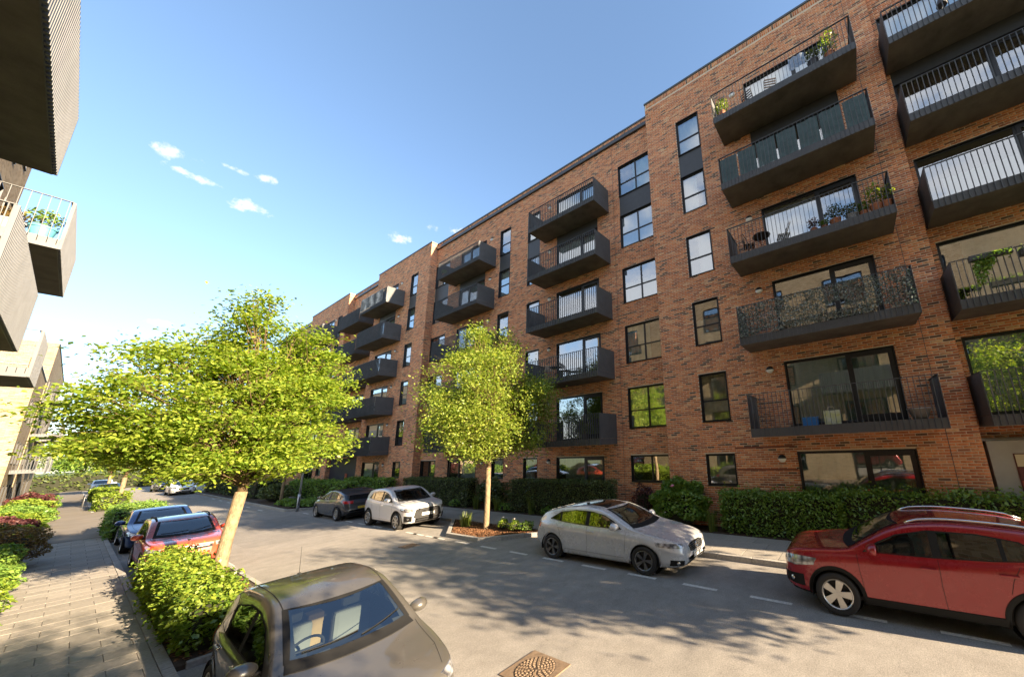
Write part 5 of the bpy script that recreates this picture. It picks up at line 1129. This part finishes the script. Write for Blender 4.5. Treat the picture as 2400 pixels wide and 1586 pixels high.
# taupe hatchback in the foreground
c = Car('parked_car', 'taupe hatchback with a roof aerial parked in the foreground', HATCH, (2.16,4.28,0), DOWN, .905, P_TAUPE, L=4.28, xf=.90, xr=3.50, W=1.76, seat=M_SEATG, r=.315,
    top=[(0,.50),(.02,.62),(.09,.73),(.3,.82),(.7,.91),(1.0,.975),(1.18,1.03),(1.45,1.20),(1.88,1.45),(2.2,1.58),(2.6,1.63),(3.15,1.61),(3.62,1.52),(3.86,1.36),(4.02,1.10),(4.15,.95),(4.25,.78),(4.28,.55)],
    belt=[(0,.46),(.09,.64),(.5,.80),(1.2,.93),(2.0,.96),(3.0,.99),(3.5,1.02),(4.0,.98),(4.28,.5)], ws=((1.20,1.31),(1.92,2.00)), ww=(.68,.58), rw=((3.90,1.21),(4.12,1.0)), cowl=1.035,
    sw_lo=[(1.46,1.005),(2.3,1.012),(3.1,1.04),(3.62,1.085)], sw_hi=[(1.465,1.015),(1.68,1.19),(1.95,1.35),(2.35,1.445),(2.8,1.455),(3.3,1.38),(3.64,1.10)], bp=2.44, cp=3.26, mir=(1.58,1.03), handles=[(2.32,.89),(3.26,.915)], seams=[(1.40,.42,1.33,.96),(2.44,.30,2.44,.99),(3.22,.62,3.38,1.0)])
c.glass(); c.wheels('ten', M_RIM); c.extras()
c.front(grille=([(0,.60),(.3,.60),(.42,.62)],[(0,.70),(.32,.69),(.44,.68)]), lower=([(0,.27),(.40,.27),(.5,.30)],[(0,.47),(.36,.47),(.46,.44)]), lamps=([(.14,.54,.63),(.32,.74,.64),(.70,.85,.72)],[(.14,.50,.73),(.36,.71,.78),(.78,.82,.85)]), plate=(.53,), badge=(.655,.055,False))
c.rear(([(4.16,.62,.78),(4.0,.85,.80)],[(4.06,.62,.98),(3.92,.80,1.02)]))
h = c.hit((3.62,0,2), (0,0,-1), 0)[0]; q = MB(); q.lathe([(0,.02),(.02,.018),(.035,0)], 12, (3.62,0,h.z)); q.tube([(3.62,0,h.z),(3.68,0,h.z+.42)], [.004,.002], 5); q.build('roof_aerial', M_BLACK, c.root)
q = MB(); q.box(1.56, 1.562, -.62, -.56, 1.09, 1.15); q.build('windscreen_sticker', M_PLW, c.root)
for sg in (-1,1): c.ribbon('roof_gutter', [(1.95,sg*.575,2),(2.6,sg*.585,2),(3.5,sg*.565,2)], (0,0,-1), M_SEAM, .012, .003)
MB().bbox(2.62, 2.86, -.10, .10, .62, 1.12, .03).build('cardboard_box', mat('cardboard', (.45,.30,.16), .8), c.root)
c.body()
# orange red compact with dark roof, then blue hatchback, nose to the viewer
c = Car('parked_car', 'orange red compact crossover with dark roof behind the roadside hedge', SUV, (2.25,17.05,0), DOWN, .90, P_ORANGE)
c.glass(); c.wheels('five', M_RIM, M_BLACK, .04); c.extras(); c.rails(M_BLACK); c.cladding()
c.front(grille=([(0,.70),(.4,.70),(.52,.71)],[(0,.82),(.4,.82),(.50,.81)]), chrome=([(0,.765),(.44,.765)],[(0,.785),(.44,.785)]), lower=([(0,.30),(.42,.30),(.55,.34)],[(0,.50),(.40,.50),(.50,.48)]), lamps=([(.12,.52,.72),(.30,.70,.72),(.50,.81,.76)],[(.12,.50,.84),(.32,.69,.86),(.56,.81,.88)]), plate=(.58,), badge=(.775,.06,False), fogs=([(.14,.58,.38),(.34,.80,.38)],[(.14,.58,.52),(.34,.80,.54)],M_BLACK))
ys = [-.58,-.3,0,.3,.58]; c.patch('dark_roof', [(1.98,y,2) for y in ys], [(3.78,y*.95,2) for y in ys], (0,0,-1), paint('dark_roof_paint', (.02,.025,.035), .3, .2), .004, 14, 12, skirt=0); c.body()
c = Car('parked_car', 'blue hatchback parked behind the orange red car', HATCH, (2.30,22.7,0), DOWN, .98, P_BLUE)
c.glass(); c.wheels('five', M_RIM); c.extras()
c.front(grille=([(0,.55),(.3,.55),(.42,.58)],[(0,.68),(.32,.67),(.44,.66)]), lower=([(0,.24),(.4,.24),(.52,.27)],[(0,.40),(.38,.40),(.48,.38)]), lamps=([(.16,.54,.61),(.34,.74,.62),(.62,.85,.66)],[(.16,.50,.71),(.36,.72,.735),(.66,.84,.755)]), plate=(.46,)); c.body()
# small far cars
def far_car(label, base, loc, rz, col, sc=1.0, rear=False):
    c = Car('parked_car', label, base, loc, rz, sc, col); c.glass(); c.wheels('five', M_RIM); c.extras(wip=False)
    c.front(grille=([(0,.52),(.35,.52)],[(0,.70),(.35,.70)]), lower=([(0,.26),(.5,.26)],[(0,.40),(.5,.40)]), lamps=([(.16,.54,.64),(.6,.85,.68)],[(.16,.50,.76),(.66,.84,.78)]), plate=(.45,)); c.body(); return c
far_car('far blue car parked on the left beyond the lime hedge', HATCH, (2.45,68.5,0), DOWN, P_BLUE)
far_car('far white car parked on the right past the road corner', HATCH, (6.75,60.5,0), DOWN, P_WHITE)
far_car('far dark grey car parked behind the far white car', SUV, (6.6,72,0), DOWN, P_GREY)
far_car('far white car at the very end of the street on the left', SUV, (2.5,84,0), DOWN, P_WHITE)
# ------------------------------------------------------------------ things on balconies and in the street
M_TERRA = mat('terracotta_pot', (.46,.19,.10), .85, var=.15); M_GREYPOT = mat('grey_pot', (.30,.32,.34), .7); M_BLUEPOT = mat('turquoise_pot', (.10,.33,.42), .5); M_DKPOT = mat('dark_pot', (.05,.05,.055), .6)
M_CREAM = mat('cream_canvas', (.62,.55,.42), .9); M_WOODD = mat('dark_wood_slats', (.05,.035,.028), .6)
def pot_plant(label, x, y, z, r_=.13, h=.24, ph=.4, m=LF_HEDGE, pm=None, n=260, size=.075, pr_=None, group='potted plants on balconies'):
    t = thing('potted_plant', label, 'plant', (x,y,z), 0, group)
    q = MB(); q.lathe([(0,0),(r_*.72,0),(r_,h*.86),(r_*1.08,h*.86),(r_*1.08,h),(r_*.9,h),(r_*.85,h*.8)], 16); auto_smooth(q.build('pot', pm or M_TERRA, t), 40)
    w = pr_ or r_*1.5; d = RNG.normal(size=(n,3)); d /= np.linalg.norm(d, axis=1)[:,None]; q_ = RNG.random(n)**.4; P = np.stack([d[:,0]*w*q_, d[:,1]*w*q_, h+ph*.5+d[:,2]*ph*.5*q_], 1); leaves('foliage', P, size, m, t, up=.2)
    s_ = MB()
    for k in range(5): a = k*1.3; s_.tube([(0,0,h*.8),(math.cos(a)*w*.25,math.sin(a)*w*.25,h+ph*.4),(math.cos(a)*w*.5,math.sin(a)*w*.5,h+ph*.75)], [.008,.005,.003], 4, cap=False)
    tag(s_.build('stems', M_TWIG, t), kind='stuff'); return t
def slat_chair(label, x, y, z, rz, m=M_WOODD, frame=None, group='balcony chairs'):
    t = thing('folding_chair', label, 'chair', (x,y,z), rz, group); f = frame or M_BLACK
    for s in (-1,1):
        MB().tube([(.20,s*.20,0),(-.02,s*.20,.44),(-.16,s*.20,.86)], .011, 6).build('leg', f, t); MB().tube([(-.20,s*.185,0),(.20,s*.185,.45)], .011, 6).build('leg', f, t)
    for k in range(6): MB().bbox(-.17+.065*k, -.12+.065*k, -.21, .21, .44, .455, .004).build('seat_slat', m, t)
    for k in range(4): MB().bbox(-.125-.032*k, -.108-.032*k, -.21, .21, .58+.075*k, .63+.075*k, .004).build('back_slat', m, t)
    return t
def small_table(label, x, y, z, m=M_WOODD, group='balcony tables'):
    t = thing('small_table', label, 'table', (x,y,z), 0, group); MB().lathe([(0,.72),(.29,.72),(.30,.705),(.29,.69),(0,.69)], 24).build('table_top', m, t)
    for k in range(3): a = k*2.1; MB().tube([(.22*math.cos(a),.22*math.sin(a),0),(.04*math.cos(a),.04*math.sin(a),.35),(.2*math.cos(a+1),.2*math.sin(a+1),.69)], .01, 6).build('leg', M_BLACK, t)
    return t
FZ = lambda k: .149+FL*k+.245
# fourth row down etc.: A column, floor five to one
z = FZ(5)
pot_plant('leafy potted plant at left end of the top balcony, right column', 11.45, 2.45, z, .14, .22, .6, LF_LIME, n=320, pr_=.28)
pot_plant('tall wispy potted plant at right end of the top balcony', 11.5, -1.2, z, .15, .28, .95, LF_LIME, n=300, pr_=.32); pot_plant('dark potted shrub beside the tall wispy plant', 11.45, -.72, z, .16, .3, .45, LF_DARK, M_DKPOT, n=260, pr_=.25)
slat_chair('dark chair on the top balcony by its door', 11.9, .75, z, .4); slat_chair('second dark chair on the top balcony, left of the first', 11.9, 1.5, z, -.3)
tw = thing('towel', 'blue and white towel draped inside the top balcony rail', 'towel', (11.40,-.25,z+.35)); V = []; Fc = []
for i in range(15):
    u = i/14; V += [(-.01+.02*math.sin(i*1.3), (u-.5)*.5, 0), (.0+.02*math.sin(i*1.1+1), (u-.5)*.5, .52)]
mesh_obj('cloth', V, [(2*i,2*i+2,2*i+3,2*i+1) for i in range(14)], mat('blue_towel', (.14,.26,.48), .95, col2=(.5,.55,.62), scale=9), tw, smooth=True)
# blue grey fabric screens tied behind the bars of the second balcony from the top
M_FAB = mat('teal_grey_screen_fabric', (.10,.155,.165), .9, var=.25, scale=5, bump=.2, bscale=200)
zz = .149+FL*4+.27
for k in range(7):
    y1 = 2.72-k*.655; y0 = y1-.60; t = thing('privacy_screen', ['leftmost','second','third','fourth','fifth','sixth','rightmost'][k]+' blue grey fabric panel behind the bars, second balcony from top', 'screen', (11.30,(y0+y1)/2,zz), 0, 'fabric panels on the second balcony from top'); V = []; n = 16
    for i in range(n+1):
        u = i/n; V += [(.012*math.sin(u*11+k), (u-.5)*.60, .0+.02*math.sin(k)), (.012*math.sin(u*9+k*2), (u-.5)*.60, 1.0)]
    mesh_obj('fabric', V, [(2*i,2*i+2,2*i+3,2*i+1) for i in range(n)], M_FAB, t, smooth=True)
# third balcony from the top: chairs and a row of pots
z = FZ(3)
slat_chair('dark slatted folding chair at left end of the potted plant balcony', 11.75, 2.2, z, -1.3); small_table('round dark folding table by the slatted chair', 11.8, 1.75, z)
slat_chair('cream folding deck chair in front of the balcony door', 11.85, 1.05, z, 1.9, M_CREAM)
for i, (y, r_, h, ph, m, pm, pr2, lb) in enumerate([(.15,.10,.18,.38,LF_PURPLE,M_TERRA,.2,'small pot with purple flowering plant, left of the pot row'),(-.15,.09,.15,.2,LF_HEDGE,M_TERRA,.15,'smallest green pot plant in the balcony row'),(-.45,.15,.24,.5,LF_DARK,M_TERRA,.28,'broad terracotta pot with dark leafy plant'),(-.88,.15,.22,.36,LF_DARK,M_GREYPOT,.26,'grey pot with dark leafy plant in the balcony row'),(-1.18,.11,.2,.3,LF_HEDGE,M_TERRA,.18,'terracotta pot between grey pot and lime shrub'),(-1.48,.15,.26,.72,LF_LIME,M_TERRA,.36,'bright lime shrub in a terracotta pot, balcony right end'),(-1.74,.13,.26,.55,LF_LIME,M_TERRA,.25,'second lime plant in a terracotta pot at the balcony corner')]):
    pot_plant(lb, 11.50 if i < 5 else 11.46, y, z, r_, h, ph, m, pm, 300 if pr2 > .25 else 160, .07, pr2)
# artificial leaf screening on the fourth balcony from the top
zb = .149+FL*2
t = thing('leaf_screen', 'artificial ivy leaf screen tied along the balcony rail', 'screen', (11.235,.44,zb+.27)); n = 7500
P = np.stack([RNG.normal(0,.016,n), RNG.uniform(-2.28,2.30,n), RNG.uniform(.0,1.05,n)], 1); P = P[(np.sin(P[:,1]*3.1)*np.sin(P[:,2]*5.3+P[:,1]) > -.75)]
leaves('leaves', P, .062, LF_CAMO, t, up=-.1); q = MB()
for k in range(9): q.tube([(.012,-2.28,.05+.12*k),(.012,2.3,.05+.12*k)], .002, 4, cap=False)
for k in range(40): q.tube([(.012,-2.28+.117*k,.0),(.012,-2.28+.117*k,1.05)], .002, 4, cap=False)
tag(q.build('lattice', M_BLACK, t), kind='stuff')
# lowest balcony, right column
z = FZ(1)
t = thing('crate', 'blue plastic crate on the lowest balcony of the right column', 'crate', (11.7,1.12,z)); mb = MB()
for (a,b,c,d) in ((-.15,.15,-.2,-.185),(-.15,.15,.185,.2),(-.15,-.135,-.185,.185),(.135,.15,-.185,.185)): mb.box(a,b,c,d,0,.24)
mb.box(-.135,.135,-.185,.185,0,.02); mb.build('shell', mat('blue_plastic', (.03,.20,.55), .45), t); MB().bbox(-.165,.165,-.215,.215,.24,.265,.006).build('rim', mat('blue_plastic_rim', (.04,.24,.62), .45), t)
t = thing('shopping_bag', 'white and yellow bag standing beside the blue crate', 'bag', (11.7,.55,z)); mb = MB(); mb.add([(-.12,-.2,0),(.12,-.2,0),(.12,.2,0),(-.12,.2,0),(-.06,-.22,.42),(.06,-.21,.40),(.05,.21,.44),(-.06,.2,.40)], [(0,3,2,1),(0,1,5,4),(1,2,6,5),(2,3,7,6),(3,0,4,7)]); mb.build('sack', mat('bag_print', (.70,.70,.62), .6, col2=(.55,.55,.10), scale=7), t)
for s in (-1,1): MB().tube([(s*.06,-.1,.40),(s*.07,-.06,.52),(s*.07,.06,.52),(s*.06,.1,.41)], .008, 5).build('handle', M_CREAM, t)
for i, (yy, lb) in enumerate([(.12,'dark shoe nearest the white bag'),(-.02,'middle dark shoe on the lowest balcony'),(-.18,'dark shoe at the door post end')]):
    t = thing('shoe', lb, 'shoe', (11.6,yy,z), random.uniform(-.4,.4), 'shoes on the lowest balcony'); bm = bmesh.new(); bmesh.ops.create_icosphere(bm, subdivisions=2, radius=1); MB().add([(v.co.x*.13, v.co.y*.048, .05+v.co.z*.05*(1.4 if v.co.x > .2 else .8)) for v in bm.verts], [[v.index for v in f.verts] for f in bm.faces]).build('upper', M_DARKIN, t, smooth=True); bm.free(); MB().bbox(-.135,.135,-.05,.05,0,.02,.008).build('sole', M_CREAM, t)
t = thing('planter_bowl', 'empty grey blue bowl at the right end of the lowest balcony', 'planter', (11.5,-1.4,z)); MB().lathe([(0,.02),(.15,.02),(.24,.27),(.26,.27),(.26,.295),(.225,.295),(.14,.05),(0,.05)], 24).build('bowl', M_GREYPOT, t, smooth=True); MB().lathe([(0,0),(.16,0),(.17,.02),(0,.02)], 20).build('saucer', M_DKPOT, t)
# right hand column in the recess
z = FZ(2); t = thing('trailing_plant', 'trailing ivy hanging over the rail beside the entrance bay', 'plant', (11.72,-3.45,z+.5)); n = 1500; yy = RNG.uniform(-.42,.30,n); L_ = np.clip(.35+.4*np.sin(yy*6)+RNG.normal(0,.1,n), .1, .8); P = np.stack([RNG.normal(0,.05,n), yy, .56-L_*RNG.random(n)], 1); leaves('foliage', P, .075, LF_HEDGE, t, up=.1); MB().bbox(-.08,.08,-.45,.35,.44,.58,.01).build('trough', M_DKPOT, t)
for i in range(3):
    t = thing('rail_planter', ['black rail planter next to the trailing ivy','middle black rail planter on the recessed balcony','black rail planter farthest right on the recessed balcony'][i], 'planter', (11.90,-4.45-.95*i,z+.86), 0, 'black rail planters'); MB().bbox(-.09,.09,-.40,.40,0,.17,.02).build('trough', M_DKPOT, t)
    for s in (-1,1): MB().tube([(.0,s*.25,.16),(-.14,s*.25,.20),(-.16,s*.25,.12)], .008, 5).build('hook', M_BLACK, t)
    leaves('foliage', np.stack([RNG.normal(0,.05,160), RNG.uniform(-.38,.38,160), .17+np.abs(RNG.normal(0,.06,160))], 1), .06, LF_PURPLE if i == 1 else LF_HEDGE, t, up=.3)
t = thing('parasol', 'folded dark parasol leaning on the topmost recessed balcony', 'parasol', (12.1,-4.1,FZ(5)), .5); MB().tube([(0,0,0),(-.1,-.35,1.5)], .014, 6).build('pole', M_RIM, t); MB().tube([(-.03,-.1,.5),(-.05,-.18,.85),(-.1,-.36,1.5)], [.13,.10,.03], 10).build('canopy', M_DKPOT, t)
# middle columns
z = FZ(2); slat_chair('pale chair at left of the table on the middle column', 12.5, 12.9, z, 1.2, M_CREAM); slat_chair('dark chair right of the table on the middle column', 12.5, 11.7, z, -1.4); small_table('small round table between two chairs on the middle column', 12.45, 12.3, z)
z = FZ(1); slat_chair('wooden chair on the lowest balcony of the middle column', 12.4, 12.4, z, .6, mat('warm_wood_slats', (.35,.2,.09), .7)); pot_plant('dark shrub in a pot on the middle lowest balcony', 12.3, 10.3, z, .15, .25, .5, LF_DARK, M_DKPOT)
pot_plant('small green plant trailing at the far left of the second column top', 12.1, 22.8, FZ(5), .13, .22, .35, LF_HEDGE)
sc_ = thing('balcony_banner', 'black and white patterned cloth hung on the far column top rail', 'banner', (11.34,31.6,.149+FL*5+.30)); V = []; n = 40
for i in range(n+1): u = i/n; V += [(.015*math.sin(u*23), (u-.3)*4.1, 0), (.015*math.sin(u*19+1), (u-.3)*4.1, 1.06)]
mesh_obj('cloth', V, [(2*i,2*i+2,2*i+3,2*i+1) for i in range(n)], mat('patterned_cloth', (.02,.02,.022), .9, col2=(.82,.80,.76), scale=2.6), sc_, smooth=True)
slat_chair('chair on the far column second balcony', 12.0, 31.5, FZ(2), .3); pot_plant('plant on the far column second balcony', 11.8, 32.5, FZ(2), .13, .22, .5, LF_HEDGE); slat_chair('chair on the far column third balcony', 12.0, 30.6, FZ(3), .3)
# left block: pots on the balcony that overhangs the pavement
z = 8.65+.245
pot_plant('turquoise pot with leafy plant at the near corner, left overhanging balcony', -1.42, 16.85, z, .20, .34, .5, LF_HEDGE, M_BLUEPOT, 300, .08, .3); pot_plant('grey trough plant with red flowers beside the turquoise pot', -1.85, 16.85, z, .22, .30, .34, LF_RED, M_GREYPOT, 260, .08, .3)
pot_plant('green plant in dark pot on the nearer left balcony', -1.45, 10.6, 5.7+.245, .18, .3, .5, LF_HEDGE, M_DKPOT, 240, .08, .28)
# street furniture
t = thing('lamp_post', 'pale grey lamp post in the corner bed beside the dark grey car', 'lamp post', (7.85,29.35,.1)); MB().tube([(0,0,-.1),(0,0,.9)], [.075,.072], 14).build('base_section', mat('galvanised_post', (.42,.44,.46), .45, .5, var=.12), t, smooth=True)
MB().tube([(0,0,.9),(0,0,5.6)], [.052,.036], 14).build('pole', bpy.data.materials['galvanised_post'], t, smooth=True); MB().tube([(0,0,5.55),(-.35,0,5.72),(-.7,0,5.74)], [.03,.026,.024], 8).build('arm', bpy.data.materials['galvanised_post'], t, smooth=True)
lh = MB().bbox(-1.05,-.6,-.09,.09,5.70,5.78,.02).build('lamp_head', M_COPING, t); MB().box(-1.0,-.66,-.07,.07,5.694,5.70).build('lens', M_LAMP, lh); MB().bbox(-.03,.03,-.078,-.07,.25,.75,.004).build('access_door', M_COPING, t)
M_STEEL = mat('brushed_steel', (.45,.46,.46), .35, .8)
for i in range(3):
    t = thing('cycle_stand', ['nearest steel hoop stand on the far left pavement','middle steel hoop stand on the far left pavement','farthest steel hoop stand on the far left pavement'][i], 'cycle stand', (.93,53.5+1.3*i,.09), 0, 'cycle stands on the far left pavement'); MB().tube([(0,-.38,0),(0,-.38,.72),(0,-.33,.84),(0,-.2,.88),(0,.2,.88),(0,.33,.84),(0,.38,.72),(0,.38,0)], .024, 9).build('hoop', M_STEEL, t, smooth=True)
    for s in (-1,1): MB().lathe([(0,.012),(.06,.012),(.065,0)], 14, (0,s*.38,0)).build('base_plate', M_STEEL, t)
# drain cover and gully beside the far kerb
t = thing('drain_grate', 'small iron drain grate at the right kerb', 'drain grate', (9.50,7.0,.003)); MB().bbox(-.17,.17,-.22,.22,-.02,.008,.004).build('frame', M_IRON, t)
for k in range(7): MB().box(-.13,.13,-.185+.057*k,-.16+.057*k,.0085,.012).build('bar', M_SLOT, t)
